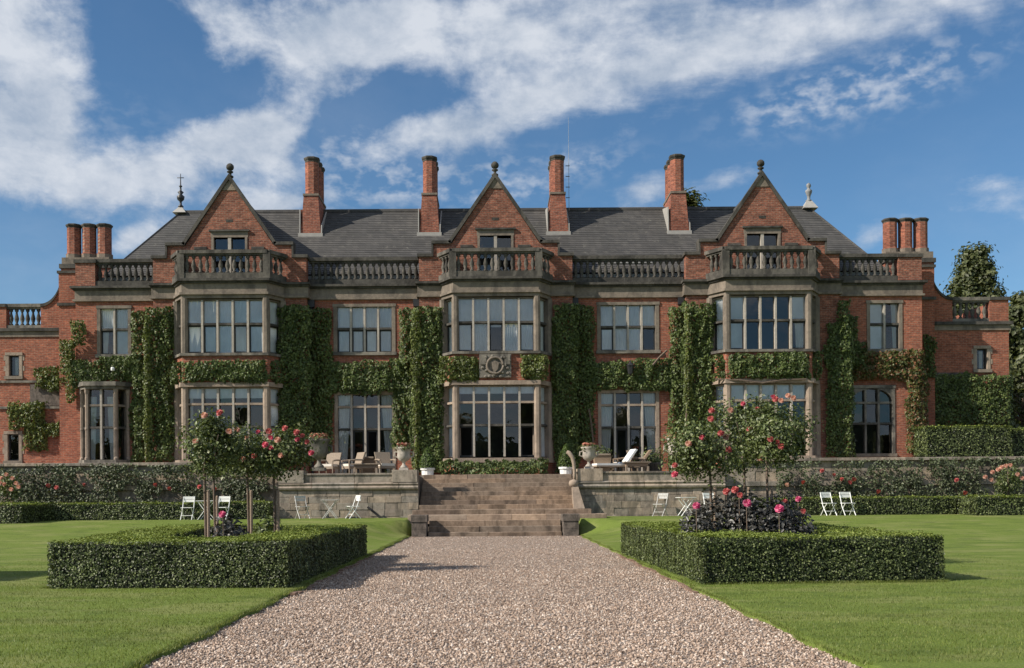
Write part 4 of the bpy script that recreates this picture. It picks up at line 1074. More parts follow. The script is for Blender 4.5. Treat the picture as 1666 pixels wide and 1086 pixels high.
# brick edging that shows along the gravel by the hedges
for s, lab in ((-1, 'left'), (1, 'right')):
    ed = thing('path_edging', (s * 2.95, 16, 0), f'line of red edging bricks between the {lab} box hedge and the gravel', 'edging', 'brick edgings of the path', world=True)
    for k in range(30):
        y = 15.2 + k * 0.33; block('brick', bpy.data.meshes.get('edge_brick') or bpy.data.meshes.new('x'), ed, 0, 0, 0, 0, 0, 0) if False else None
        o = link('brick', EDGE, ed, (s * (2.93 + 0.035 * math.sin(y * 2.3 + s)), y, -0.012 + random.uniform(-0.018, 0.012)), random.uniform(-0.06, 0.06), (0.10, 0.225, 0.07)) if 'EDGE' in globals() else None
        if o is None:
            EDGE = bevel_block(EDGING); o = link('brick', EDGE, ed, (s * 2.93, y, 0.012), 0, (0.10, 0.225, 0.07))

# ------------------------------------------------------------------ hedges
def face_points(q, dens, nrm):
    """random points on a quad (four corners), each with the face's normal"""
    a, b, c, d = (np.array(p, float) for p in q)
    area = (np.linalg.norm(np.cross(b - a, c - a)) + np.linalg.norm(np.cross(c - a, d - a))) / 2
    n = max(1, int(area * dens)); u, v = RNG.random((n, 1)), RNG.random((n, 1))
    p = a * (1 - u) * (1 - v) + b * u * (1 - v) + c * u * v + d * (1 - u) * v
    return p, np.tile(np.array(nrm, float), (n, 1))


def hedge(name, outline, z0, z1, label, cat='hedge', group=None, inner=None, dens=3200, leaf=0.032, lean=0.36, bumps=0.04, topdens=None, zb=None):
    """clipped hedge: outline (counter-clockwise plan polygon), optionally hollow; dark twigs inside, leaves all over"""
    cxy = np.mean(np.array(outline), 0)
    t = thing(name, (float(cxy[0]), float(cxy[1]), z0), label, cat, group, world=True)
    P = []; N = []; k = 0.08 if leaf < 0.05 else 0.11
    rings = [(outline, 1)] + ([(inner, -1)] if inner else [])
    for ring, sg in rings:
        m = len(ring)
        for i in range(m):
            (ax, ay), (bx, by) = ring[i], ring[(i + 1) % m]
            L = math.hypot(bx - ax, by - ay); nx, ny = (by - ay) / L * sg, -(bx - ax) / L * sg
            p, n = face_points([(ax, ay, z0), (bx, by, z0), (bx, by, z1), (ax, ay, z1)], dens, (nx, ny, 0.12)); P.append(p); N.append(n)
    m = len(outline); core = MB()
    if inner:
        for i in range(m):
            a, b, c, d = outline[i], outline[(i + 1) % m], inner[(i + 1) % m], inner[i]
            p, n = face_points([(*a, z1), (*b, z1), (*c, z1), (*d, z1)], topdens or dens, (0, 0, 1)); P.append(p); N.append(n)
            def ins(p, q): return (p[0] + (q[0] - p[0]) * 0.06, p[1] + (q[1] - p[1]) * 0.06)
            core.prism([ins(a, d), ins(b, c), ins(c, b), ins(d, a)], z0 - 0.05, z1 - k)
    else:
        q = [(*p, z1) for p in outline]
        p, n = face_points(q, topdens or dens, (0, 0, 1)); P.append(p); N.append(n)
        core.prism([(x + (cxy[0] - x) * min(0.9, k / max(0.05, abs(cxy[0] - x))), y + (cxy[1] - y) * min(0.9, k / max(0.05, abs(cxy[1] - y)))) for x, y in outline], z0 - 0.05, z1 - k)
    P = np.concatenate(P); N = np.concatenate(N)
    wob = vnoise(P, 1.6, 3) * bumps + vnoise(P, 6.0, 5) * bumps * 0.7
    P = P + N * (wob[:, None] - RNG.random((len(P), 1)) ** 1.6 * (0.085 if leaf < 0.05 else 0.12) * np.where(N[:, 2:] > 0.9, 0.35, 1.0))
    # stray shoots above the clipped top, thin spots and a ragged foot
    shoots = (N[:, 2] > 0.9) & (RNG.random(len(P)) < 0.05); P[shoots, 2] += RNG.random(int(shoots.sum())) * (0.05 if leaf < 0.05 else 0.08)
    thin = (vnoise(P, 4.5, 9) > 0.95) & (RNG.random(len(P)) < 0.6) & (N[:, 2] < 0.9); P = P[~thin]; N = N[~thin]
    foot = (P[:, 2] < z0 + 0.06) & (RNG.random(len(P)) < 0.4); P = P[~foot]; N = N[~foot]
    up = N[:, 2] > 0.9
    N = N + RNG.normal(size=N.shape) * lean; N[:, 2] += 0.12
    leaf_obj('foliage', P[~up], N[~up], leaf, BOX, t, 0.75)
    leaf_obj('clipped_top', P[up], N[up], leaf, BOX_SUNLIT, t, 0.75)
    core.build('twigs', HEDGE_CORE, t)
    return t


def inset(poly, d):
    c = np.mean(np.array(poly), 0)
    return [(x + d * (1 if x < c[0] else -1), y + d * (1 if y < c[1] else -1)) for x, y in poly]


HL = [(-6.85, 16.0), (-3.14, 15.85), (-3.02, 24.8), (-7.6, 24.8)]
HR = [(3.15, 15.9), (7.0, 16.25), (7.0, 24.6), (2.98, 24.6)]
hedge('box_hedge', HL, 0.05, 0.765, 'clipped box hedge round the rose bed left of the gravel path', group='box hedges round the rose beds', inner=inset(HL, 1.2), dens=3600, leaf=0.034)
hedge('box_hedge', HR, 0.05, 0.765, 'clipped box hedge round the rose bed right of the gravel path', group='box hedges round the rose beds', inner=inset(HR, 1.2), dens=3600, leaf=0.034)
for pl in (HL, HR): MB().prism(inset(pl, 1.1), 0.0, 0.16).build('rose_bed', SOIL)['kind'] = 'structure'
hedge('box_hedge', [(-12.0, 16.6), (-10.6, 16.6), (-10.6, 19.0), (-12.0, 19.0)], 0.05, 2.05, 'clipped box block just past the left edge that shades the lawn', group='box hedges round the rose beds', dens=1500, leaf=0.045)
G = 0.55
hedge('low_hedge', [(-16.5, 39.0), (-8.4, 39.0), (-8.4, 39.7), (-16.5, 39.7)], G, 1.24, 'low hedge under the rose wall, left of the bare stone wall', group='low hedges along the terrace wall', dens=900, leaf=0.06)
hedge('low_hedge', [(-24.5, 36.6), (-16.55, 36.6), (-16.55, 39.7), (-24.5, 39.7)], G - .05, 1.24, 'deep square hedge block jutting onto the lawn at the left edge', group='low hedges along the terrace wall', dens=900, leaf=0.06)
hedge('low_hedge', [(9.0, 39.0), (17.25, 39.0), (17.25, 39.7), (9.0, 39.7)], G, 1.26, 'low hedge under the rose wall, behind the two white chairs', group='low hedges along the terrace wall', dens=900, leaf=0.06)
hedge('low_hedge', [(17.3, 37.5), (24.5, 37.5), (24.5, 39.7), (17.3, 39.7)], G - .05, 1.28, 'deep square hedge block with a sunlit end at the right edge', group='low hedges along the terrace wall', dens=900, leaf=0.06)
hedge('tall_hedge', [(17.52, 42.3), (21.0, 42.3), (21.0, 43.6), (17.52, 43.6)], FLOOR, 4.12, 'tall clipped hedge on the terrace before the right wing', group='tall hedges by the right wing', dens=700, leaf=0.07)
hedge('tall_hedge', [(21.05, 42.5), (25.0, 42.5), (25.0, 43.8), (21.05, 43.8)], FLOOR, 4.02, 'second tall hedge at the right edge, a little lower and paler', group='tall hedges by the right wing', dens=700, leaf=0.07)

# ------------------------------------------------------------------ ivy on the walls
def ivy(label, patches, m=IVY, dens=820, leaf=0.10, thick=0.24, stems=(), group='ivy plants on the house front', name='ivy', droop=1.1):
    """patches: photo rectangles (x0, x1, y0, y1, depth of the wall face)"""
    P = []; N = []; S = []
    for (x0, x1, y0, y1, D) in patches:
        a, b = wx(x0, D, (y0 + y1) / 2), wx(x1, D, (y0 + y1) / 2); zt, zb = wz(y0, D, (x0 + x1) / 2), wz(y1, D, (x0 + x1) / 2)
        zb = max(zb, FLOOR)
        ins = 0.15; grow = zb > FLOOR + 0.2; ex = 0.20
        n = int((b - a + 2 * ex) * (zt - zb + (2 if grow else 1) * ex) * dens)
        x = RNG.uniform(a - ex, b + ex, n); z = RNG.uniform(zb - (ex if grow else 0), zt + ex, n)
        q = np.stack([x, np.zeros(n), z], 1); nz = vnoise(q, 2.6, int(abs(x0))) * 0.55 + vnoise(q, 7.5, int(abs(x1))) * 0.55
        rag = vnoise(q, 1.3, int(abs(y0))) * 0.5 + vnoise(q, 4.2, int(abs(y1))) * 0.6 + vnoise(q, 13.0, 3) * 0.3
        e = np.minimum(np.minimum(x - a, b - x), np.minimum(zt - z, (z - zb) if grow else 9.0)) / ins   # distance from the patch's edge
        keep = (e + rag * 1.1) > 0.02
        x, z, e, nz, q = x[keep], z[keep], e[keep], nz[keep], q[keep]
        bulge = thick * np.clip(e * 0.5 + 0.3, 0.12, 1.0) * np.clip(0.68 + 0.62 * nz, 0.12, 1.4)
        dpt = bulge * (1 - RNG.random(len(x)) ** 1.6)
        P.append(np.stack([x, D - 0.02 - dpt, z], 1))
        side = np.where(x - a < ins, -1.0, np.where(b - x < ins, 1.0, 0.0)) * 0.8
        q2 = q + np.array([0.04, 0, 0]); nzx = vnoise(q2, 2.6, int(abs(x0))) * 0.55 + vnoise(q2, 7.5, int(abs(x1))) * 0.55
        gx = np.clip((nz - nzx) / 0.04 * thick * 0.9, -1.2, 1.2)
        N.append(np.stack([side + gx, -np.ones(len(x)), 0.35 + 0 * x], 1)); S.append(np.full(len(x), leaf))
    P = np.concatenate(P); N = np.concatenate(N) + RNG.normal(size=(len(P), 3)) * 0.45; S = np.concatenate(S)
    base = (float(P[:, 0].mean()), float(P[:, 1].max()), float(P[:, 2].min()))
    t = thing(name, base, label, 'ivy' if name == 'ivy' else 'climber', group, world=True)
    leaf_obj('foliage', P, N, S, m, t, 0.85, droop)
    for pts, r in stems: MB().tube([(wx(px, D, py), D - 0.06, wz(py, D, px)) for px, py, D in pts], r, 5).build('stem', BARK, t)
    if not stems:
        x = base[0]; zz = P[:, 2].max(); zl = P[:, 2].min()
        k = np.argsort(np.abs(P[:, 0] - x))[:50]; zt = float(P[k, 2].max()); zl = float(P[k, 2].min())
        D = float(np.median(P[k, 1])) + 0.12
        MB().tube([(x - 0.1, D, zl), (x + 0.05, D, zl + (zt - zl) * 0.4), (x - 0.03, D, zl + (zt - zl) * 0.7), (x + 0.06, D, zt - 0.15)], [0.045, 0.035, 0.025, 0.012], 5).build('stem', BARK, t)
    return t


ivy('straggling ivy at the left corner of the house with a bare stem', [(116, 140, 520, 562, 45.0), (96, 122, 552, 612, 45.6), (58, 100, 600, 630, 46.4), (108, 124, 560, 655, 45.1), (78, 112, 610, 636, 46.3)], IVY_BRIGHT, 700, stems=[([(128, 600, 45.1), (150, 615, 45.1), (165, 622, 45.1), (190, 626, 45.1)], 0.03)])
ivy('ivy band between the two left end windows, above the small bay', [(112, 170, 585, 628, 45.1), (165, 238, 582, 618, 45.1)], IVY)
ivy('ivy patch on the left wing between its small lower window and the corner', [(14, 74, 655, 700, 46.45), (40, 78, 690, 730, 46.45), (72, 100, 685, 712, 46.45), (92, 118, 680, 708, 46.45)], IVY_BRIGHT, 650)
ivy('broad ivy column between the left end windows and the left bay', [(215, 240, 506, 752, 45.1), (236, 284, 499, 752, 44.6)], IVY, thick=0.34)
ivy('ivy band across the left bay between its two floors', [(280, 312, 588, 624, 44.0), (296, 432, 587, 622, 43.75), (428, 456, 586, 622, 44.1)], IVY)
ivy('dark shaded ivy column between the left bay and the left french window', [(453, 506, 499, 752, 44.6), (500, 540, 501, 745, 45.1)], IVY, thick=0.32)
ivy('ivy band above the left french window', [(534, 655, 588, 640, 45.1)], IVY)
ivy('tall bright ivy column between the left french window and the middle bay', [(650, 682, 502, 600, 45.1), (638, 678, 585, 725, 45.1), (671, 722, 499, 768, 44.6)], IVY, thick=0.36)
ivy('small ivy tuft left of the stone crest', [(716, 777, 580, 622, 43.8)], IVY_BRIGHT, 850)
ivy('small ivy tuft right of the stone crest', [(846, 892, 578, 618, 43.8)], IVY_BRIGHT, 850)
ivy('dark shaded ivy column between the middle bay and the right french window', [(899, 940, 496, 768, 44.6), (934, 968, 499, 745, 45.1)], IVY, thick=0.3, stems=[([(958, 665, 44.9), (962, 690, 44.9), (965, 720, 44.9)], 0.04)])
ivy('ivy band above the right french window', [(950, 1095, 585, 636, 45.1)], IVY)
ivy('tall ivy column left of the right bay with a bright green edge', [(1088, 1120, 499, 765, 45.1), (1112, 1162, 495, 765, 44.6)], IVY, thick=0.34, stems=[([(1062, 594, 44.9), (1072, 582, 44.9), (1085, 570, 44.9)], 0.05)])
ivy('ivy band across the right bay below its upper window', [(1160, 1190, 576, 618, 44.0), (1186, 1318, 575, 616, 43.75), (1312, 1336, 574, 616, 44.1)], IVY, stems=[([(1163, 617, 43.9), (1200, 618, 43.7), (1240, 623, 43.7), (1275, 618, 43.7), (1310, 617, 43.7)], 0.035)])
ivy('dark ivy column between the right bay and the arched window', [(1343, 1388, 525, 745, 44.6), (1362, 1382, 488, 540, 44.6), (1378, 1398, 512, 600, 45.1), (1390, 1410, 555, 600, 45.1)], IVY, thick=0.3)
ivy('ivy over the arched window turning red at its lower end', [(1384, 1502, 571, 616, 45.1), (1474, 1508, 600, 738, 45.1)], IVY_RED)
ivy('dark ivy carpet on the right wing wall below its window', [(1506, 1646, 608, 694, 46.4), (1504, 1521, 548, 612, 46.1)], IVY, 750)
ivy('low clipped ivy growing along the foot of the middle bay', [(716, 890, 751, 771, 43.5)], IVY, 900, 0.10, 0.4)
for i, (px, a, b, mm) in enumerate(((1120, 500, 690, IVY_BRIGHT), (678, 510, 762, IVY_BRIGHT), (240, 515, 748, IVY_BRIGHT))):
    nm = ('right bay', 'middle bay', 'left end windows')[i]
    ivy(f'narrow strip of ivy coloured as sunlit on the column edge beside the {nm}', [(px - 6, px + 5, a, b, 44.58 - (0.27 if i else 0.25))], mm, 650, 0.10, 0.10)  # brighter leaves on sun-facing edges only; sunlight put into the leaf colour

# climbing roses on the side walls of the terrace
def wall_rose(label, x0, x1, rects, buds):
    P = []; N = []
    for (a, b, y0, y1, d) in rects:
        D = 40.38; A, B = wx(a, D), wx(b, D); zt, zb = wz(y0, D, (a + b) / 2), wz(y1, D, (a + b) / 2)
        n = int((B - A) * (zt - zb) * d); x = RNG.uniform(A, B, n); z = RNG.uniform(zb, zt, n)
        q = np.stack([x, 0 * x, z], 1); keep = (vnoise(q, 3.2, int(a) + 1) + 0.5 * vnoise(q, 9, int(b))) > -0.35
        x, z = x[keep], z[keep]
        P.append(np.stack([x, D - RNG.random(len(x)) * 0.28, z], 1)); N.append(np.tile((0.0, -1.0, 0.5), (len(x), 1)))
    P = np.concatenate(P); N = np.concatenate(N) + RNG.normal(size=(len(P), 3)) * 0.6
    t = thing('climbing_rose', (float(P[:, 0].mean()), 40.3, 0.6), label, 'climbing rose', 'roses on the terrace walls', world=True)
    leaf_obj('foliage', P, N, 0.095, WALL_ROSE, t, 0.7, 0.5)
    lo, hi = float(P[:, 0].min()), float(P[:, 0].max()); k = int((hi - lo) / 1.1)
    for i in range(k):
        x = lo + (i + 0.5) * (hi - lo) / k; st = MB()
        st.tube([(x, 40.3, 0.55), (x + 0.08, 40.32, 1.1), (x - 0.1, 40.34, 1.7), (x + 0.15, 40.35, 2.3)], [0.03, 0.024, 0.018, 0.01], 5).build('stem', BARK, t)
    for (px, py, mm) in buds: link('blossom', mm, t, (wx(px, 40.0), 40.0, wz(py, 40.0, px)), random.uniform(0, 6), (1.6, 1.6, 1.6))
    return t


def blossom(m, r=0.062):
    """a full flower: three whorls of cupped petals"""
    P = []; T = []
    for ring, (n, rad, up, tilt) in enumerate(((8, 1.0, 0.0, 0.25), (7, 0.85, 0.28, 0.45), (6, 0.62, 0.50, 0.7), (4, 0.36, 0.70, 0.9))):
        for k in range(n):
            a = 2 * math.pi * (k + 0.5 * ring) / n; c, s_ = math.cos(a), math.sin(a); w = 0.55 * rad
            o = len(P)
            P += [(0.1 * c, 0.1 * s_, up), (rad * 0.65 * c - s_ * w, rad * 0.65 * s_ + c * w, up + tilt * 0.3), (rad * c, rad * s_, up + tilt * 0.55), (rad * 0.65 * c + s_ * w, rad * 0.65 * s_ - c * w, up + tilt * 0.3)]
            T += [(o, o + 2, o + 1), (o, o + 3, o + 2)]
    # tip towards the viewer's side so that the open face shows from the path
    q = Matrix.Rotation(R(55), 3, 'X')
    me = bpy.data.meshes.new('blossom'); me.from_pydata([tuple(q @ (Vector(p) * r)) for p in P], [], T); me.materials.append(m); me.update()
    return me


B_PINK, B_CORAL, B_BLUSH, B_MAG = blossom(PINK), blossom(CORAL), blossom(BLUSH), blossom(MAGENTA)
RED_BUD = blossom(CORAL, 0.06)
wall_rose('climbing roses over the terrace wall near the left edge', 0, 225, [(0, 225, 762, 818, 620), (60, 225, 754, 775, 480)], [(78, 790, RED_BUD), (135, 789, RED_BUD), (92, 793, RED_BUD)])
wall_rose('climbing roses over the terrace wall behind the left rose trees', 225, 455, [(225, 452, 756, 776, 700), (225, 450, 780, 818, 680)], [(252, 789, RED_BUD), (275, 795, RED_BUD), (325, 792, RED_BUD), (350, 796, RED_BUD)])
wall_rose('climbing roses with red blooms on the wall right of the standard roses', 1200, 1400, [(1262, 1400, 750, 768, 300), (1262, 1400, 770, 808, 640)], [(1338, 766, RED_BUD), (1356, 773, RED_BUD), (1371, 780, RED_BUD), (1382, 785, RED_BUD), (1390, 780, RED_BUD), (1308, 785, RED_BUD), (1280, 789, B_BLUSH)])
wall_rose('dense climbing roses on the wall beside the right edge', 1400, 1666, [(1400, 1500, 748, 806, 420), (1480, 1666, 745, 765, 600), (1480, 1666, 765, 806, 620)], [(1557, 781, RED_BUD), (1571, 802, RED_BUD), (1430, 800, RED_BUD)])

# ------------------------------------------------------------------ standard roses, dahlias
def crown_points(c, r, n, k=26, flat=0.85):
    c = np.array(c); d = RNG.normal(size=(k, 3)); d /= np.linalg.norm(d, axis=1, keepdims=True)
    ctr = c + d * np.array([r, r, r * flat]) * RNG.uniform(0.35, 0.88, (k, 1))
    i = RNG.integers(0, k, n); off = RNG.normal(size=(n, 3)) * r * 0.21
    P = ctr[i] + off; N = (P - c) / r + RNG.normal(size=(n, 3)) * 0.6; N[:, 2] += 0.35
    return P, N


def rose_tree(x, y, zc, r, label, flowers, n=1500, leaf=0.068, stem_x=None, thin=False):
    t = thing('standard_rose', (stem_x if stem_x is not None else x, y, 0.12), label, 'rose tree', 'standard rose trees in the box hedged beds', world=True)
    sx = stem_x if stem_x is not None else x
    st = MB().tube([(sx, y, 0.1), (sx + 0.01, y, 0.8), (sx - 0.01, y, zc - r * 0.7), ((sx + x) / 2, y, zc - r * 0.2), (x, y, zc + r * 0.2)], [0.028, 0.026, 0.024, 0.02, 0.012], 6)
    for k in range(6):
        a = k * 1.05; st.tube([((sx + x) / 2, y, zc - r * 0.55), (x + r * 0.35 * math.cos(a), y + r * 0.35 * math.sin(a), zc - r * 0.1), (x + r * 0.7 * math.cos(a), y + r * 0.7 * math.sin(a), zc + r * 0.25)], [0.016, 0.011, 0.006], 5)
    st.build('stem', BARK, t, True)
    MB().lathe([(0.03, 0), (0.03, 1.45 if not thin else 1.35), (0.01, 1.47 if not thin else 1.37)], (sx + 0.07, y - 0.03, 0.1), 7).build('stake', STAKE, t)
    P, N = crown_points((x, y, zc), r, n); leaf_obj('foliage', P, N, leaf, ROSE_LEAF, t, 0.65, 0.3)
    for (px, py, me) in flowers:
        D = y - r * random.uniform(0.55, 0.95); link('blossom', me, t, (wx(px, D, py), D, wz(py, D, px)), random.uniform(-0.6, 0.6), (random.uniform(0.85, 1.15),) * 3)
    return t


def at_tree(px, py, D): return wx(px, D, py), D, wz(py, D, px)


def rt(px, py, D, rpx, label, flowers, spx, **kw):
    x, y, z = at_tree(px, py, D); return rose_tree(x, y, z, rpx * D / F, label, flowers, stem_x=wx(spx, D, 860), **kw)


rt(345, 722, 19.0, 53, 'standard rose leftmost in the left bed, mostly green with one coral bloom', [(358, 672, B_CORAL), (333, 676, B_BLUSH), (372, 702, B_BLUSH), (318, 718, B_BLUSH)], 334, n=3700)
rt(405, 738, 20.5, 46, 'standard rose in the middle of the left bed between two others', [(420, 703, B_PINK), (414, 742, B_CORAL), (386, 700, B_BLUSH), (402, 712, B_BLUSH), (395, 747, B_BLUSH)], 404, n=3100)
rt(464, 736, 19.6, 51, 'standard rose rightmost in the left bed, covered in pink and coral blooms', [(440, 712, B_PINK), (441, 729, B_PINK), (484, 715, B_PINK), (507, 737, B_PINK), (464, 697, B_CORAL), (483, 704, B_CORAL), (500, 719, B_CORAL), (437, 702, B_CORAL), (492, 709, B_CORAL), (457, 741, B_BLUSH), (452, 716, B_BLUSH), (432, 724, B_PINK)], 447, n=3700)
rt(348, 750, 22.5, 36, 'small standard rose behind the leftmost rose of the left bed', [], 349, n=1500, thin=True)
rt(1146, 733, 19.0, 58, 'standard rose leftmost in the right bed with a stout stake', [(1142, 712, B_PINK), (1173, 705, B_CORAL), (1185, 732, B_CORAL), (1158, 668, B_CORAL), (1156, 682, B_CORAL), (1098, 757, B_CORAL), (1180, 712, B_BLUSH), (1098, 772, B_PINK), (1120, 722, B_BLUSH)], 1157, n=4000)
rt(1212, 706, 20.5, 68, 'tall standard rose in the middle of the right bed', [(1209, 657, B_PINK), (1232, 666, B_CORAL), (1188, 668, B_BLUSH), (1219, 699, B_CORAL), (1240, 701, B_BLUSH), (1236, 746, B_BLUSH)], 1212, n=4300)
rt(1262, 710, 19.6, 60, 'standard rose rightmost in the right bed, loose and leggy', [(1257, 646, B_PINK), (1262, 650, B_CORAL), (1270, 652, B_BLUSH), (1282, 644, B_BLUSH), (1253, 715, B_CORAL), (1263, 720, B_CORAL), (1270, 727, B_CORAL), (1290, 648, B_BLUSH)], 1249, n=4000)


def mound(name, pts, label, cat, m, n, leaf, flowers, r=0.32):
    P = []; N = []
    c0 = np.mean(np.array(pts), 0)
    for (x, y, h) in pts:
        q = RNG.normal(size=(n, 3)); q /= np.linalg.norm(q, axis=1, keepdims=True)
        rr = RNG.uniform(0.35, 1.05, (n, 1)) ** 0.6
        P.append(np.array((x, y, 0.16 + (h - 0.16) * 0.52)) + q * rr * np.array([r, r, (h - 0.16) * 0.52])); N.append(q + RNG.normal(size=(n, 3)) * 0.5 + np.array([0, -0.2, 0.5]))
    P = np.concatenate(P); N = np.concatenate(N)
    t = thing(name, (float(c0[0]), float(c0[1]), 0.15), label, cat, 'dark leaved dahlias in the rose beds', world=True)
    leaf_obj('foliage', P, N, leaf, m, t, 0.6, 0.2)
    for (px, py, D, me, sc) in flowers:
        x, y, z = at_tree(px, py, D); link('flower', me, t, (x, y, z), random.uniform(-0.5, 0.5), (sc,) * 3)
        MB().tube([(x, y + 0.02, z), (x + 0.02, y + 0.05, 0.2)], 0.008, 4).build('stalk', BARK, t)
    return t


mound('dahlia', [(wx(px, D), D, h) for px, D, h in ((1132, 18.2, 1.18), (1165, 18.6, 1.36), (1150, 19.6, 1.3))], 'dark dahlia clump at the left of the right bed with one magenta flower', 'dahlia', DAHLIA, 900, 0.085, [(1133, 823, 17.9, B_MAG, 1.2), (1182, 800, 18.6, B_CORAL, 1.2)], 0.33)
mound('dahlia', [(wx(px, D), D, h) for px, D, h in ((1200, 18.5, 1.46), (1228, 18.4, 1.40), (1210, 19.5, 1.5))], 'dark dahlia clump in the middle of the right bed, tallest of the three', 'dahlia', DAHLIA, 950, 0.085, [(1215, 819, 17.9, B_MAG, 1.35), (1196, 797, 18.4, B_CORAL, 1.2), (1203, 806, 18.2, B_CORAL, 1.0)], 0.34)
mound('dahlia', [(wx(px, D), D, h) for px, D, h in ((1262, 18.3, 1.36), (1296, 18.4, 1.14), (1275, 19.4, 1.4))], 'dark dahlia clump at the right of the right bed with two magenta flowers', 'dahlia', DAHLIA, 950, 0.085, [(1268, 828, 17.8, B_MAG, 1.4), (1299, 812, 18.5, B_MAG, 1.0), (1277, 816, 18.3, B_CORAL, 0.9), (1306, 832, 18.2, B_CORAL, .9)], 0.34)
mound('dahlia', [(wx(px, D), D, h) for px, D, h in ((366, 18.6, 1.10), (382, 19.2, 1.04))], 'dark dahlia clump in the left bed with one magenta flower', 'dahlia', DAHLIA, 380, 0.10, [(362, 837, 18.3, B_MAG, 1.15)], 0.28)
mound('dahlia', [(wx(px, D), D, h) for px, D, h in ((430, 19.8, 1.06), (440, 20.6, 1.08))], 'low green dahlia clump in the left bed without a flower', 'dahlia', ROSE_LEAF, 280, 0.10, [], 0.26)
# weeping roses by the side walls
for px, py, lab, sx, nb in ((1640, 780, 'weeping standard rose with blush blooms near the right edge hedge', 1640, ((1603, 776), (1615, 768), (1630, 760), (1643, 757), (1655, 772), (1612, 781), (1662, 778), (1624, 764), (1636, 758))),
                            (12, 792, 'weeping standard rose with blush blooms at the left edge', 8, ((2, 778), (10, 772), (20, 778), (26, 786), (8, 788), (18, 796), (30, 792), (0, 786)))):
    D = 38.8; x, y, z = at_tree(px, py, D)
    t = thing('weeping_rose', (x, y, 0.5), lab, 'rose tree', 'weeping roses by the terrace walls', world=True)
    MB().tube([(x, y, 0.45), (x, y, z + 0.3)], 0.03, 6).build('stem', BARK, t)
    P, N = crown_points((x, y, z), 0.62, 620, 14); leaf_obj('foliage', P, N, 0.11, ROSE_LEAF, t, 0.65, 0.6)
    for (bx, by) in nb: link('blossom', B_BLUSH, t, (wx(bx, D - 0.5, by), D - 0.5, wz(by, D - 0.5, bx)), random.uniform(-0.6, 0.6), (1.5,) * 3)

# ------------------------------------------------------------------ garden furniture on the lawn
def bistro_chair(label, loc, rz, group='white folding garden chairs'):
    t = thing('folding_chair', loc, label, 'chair', group, rz)
    for i in range(5): MB().box(-0.20, 0.20, -0.20 + i * 0.082, -0.135 + i * 0.082, 0.445, 0.465).build('slat', WHITE, t)
    for i in range(2): MB().box(-0.20, 0.20, 0.215, 0.24, 0.66 + i * 0.11, 0.755 + i * 0.11).build('back_slat', WHITE, t)
    for s in (-1, 1):
        MB().tube([(s * 0.205, -0.22, 0.0), (s * 0.205, 0.05, 0.36), (s * 0.205, 0.23, 0.86)], 0.016, 5).build('leg', WHITE, t)
        MB().tube([(s * 0.185, 0.24, 0.0), (s * 0.185, -0.02, 0.30), (s * 0.185, -0.19, 0.45)], 0.016, 5).build('leg', WHITE, t)
    MB().tube([(-0.2, -0.1, 0.16), (0.2, -0.1, 0.16)], 0.011, 5).build('stretcher', WHITE, t)
    return t


def chair_at(px, D, label, rz, z=None):
    x = wx(px, D); z = float(lawn_h(np.float64(x), np.float64(D))) if z is None else z
    return (x, D, z), rz, label


def recolour(root, m):
    for c in root.children: c.data = c.data.copy(); c.data.materials[0] = m


ch0 = None
for px, D, rz, lab in ((305, 38.7, 0, 'white folding chair leftmost by the low left hedge, its back to the hedge'),
                       (362, 38.7, R(-8), 'white folding chair behind the left rose stakes, right of the slim table'),
                       (492, 39.2, R(35), 'greyish folding chair against the stone wall, left of the greyish folding table'),
                       (574, 39.1, R(-60), 'white folding chair seen from its side, against the stone wall nearest the steps'),
                       (1074, 39.2, R(-40), 'greyish folding chair against the stone wall right of the steps'),
                       (1156, 39.1, R(12), 'white folding chair half hidden by the leftmost rose stake of the right bed'),
                       (1348, 38.5, R(14), 'white folding chair, left one of the pair before the right hedge'),
                       (1379, 38.5, R(8), 'white folding chair, right one of the pair before the right hedge')):
    loc, rz, lab = chair_at(px, D, lab, rz + math.pi * 0)
    if ch0 is None: ch0 = bistro_chair(lab, loc, rz)
    else:
        c = dup(ch0, loc, rz, lab)
        if lab.startswith('greyish'): recolour(c, SHADED_WHITE)  # white chairs with shade mixed into their paint


def bistro_table(label, loc, rz=0.0, w=0.32):
    t = thing('folding_table', loc, label, 'table', 'folding garden tables', rz)
    for i in range(5): MB().box(-w, w, -0.26 + i * 0.106, -0.17 + i * 0.106, 0.69, 0.71).build('slat', WHITE, t)
    for y in (-0.2, 0.2):
        MB().tube([(-w * 0.8, y, 0), (w * 0.8, y, 0.69)], 0.016, 5).build('leg', WHITE, t); MB().tube([(w * 0.8, y, 0), (-w * 0.8, y, 0.69)], 0.016, 5).build('leg', WHITE, t)
    MB().tube([(0, -0.2, 0.345), (0, 0.2, 0.345)], 0.012, 5).build('stretcher', WHITE, t)
    return t


lx = lambda px, D: (wx(px, D), D, float(lawn_h(np.float64(wx(px, D)), np.float64(D))))
tb = bistro_table('slim white folding table between the two chairs by the low left hedge', lx(335, 38.8))
tg = dup(tb, lx(537, 39.2), 0, 'greyish folding table against the stone wall between two chairs left of the steps')
dup(tb, lx(1116, 39.1), R(10), 'white folding table with crossed legs right of the steps')
recolour(tg, SHADED_WHITE)
pk = thing('plank', lx(606, 39.4), 'dark plank leaning on the stone wall beside the steps', 'plank', rz=0)
MB().add([(-0.25, 0.30, 0.42), (-0.20, 0.36, 0.45), (0.35, -0.02, 0.02), (0.30, -0.08, 0.0), (-0.25, 0.34, 0.38), (0.30, -0.04, -0.04)], [(0, 3, 2, 1), (4, 5, 3, 0)]).build('board', IRON, pk)

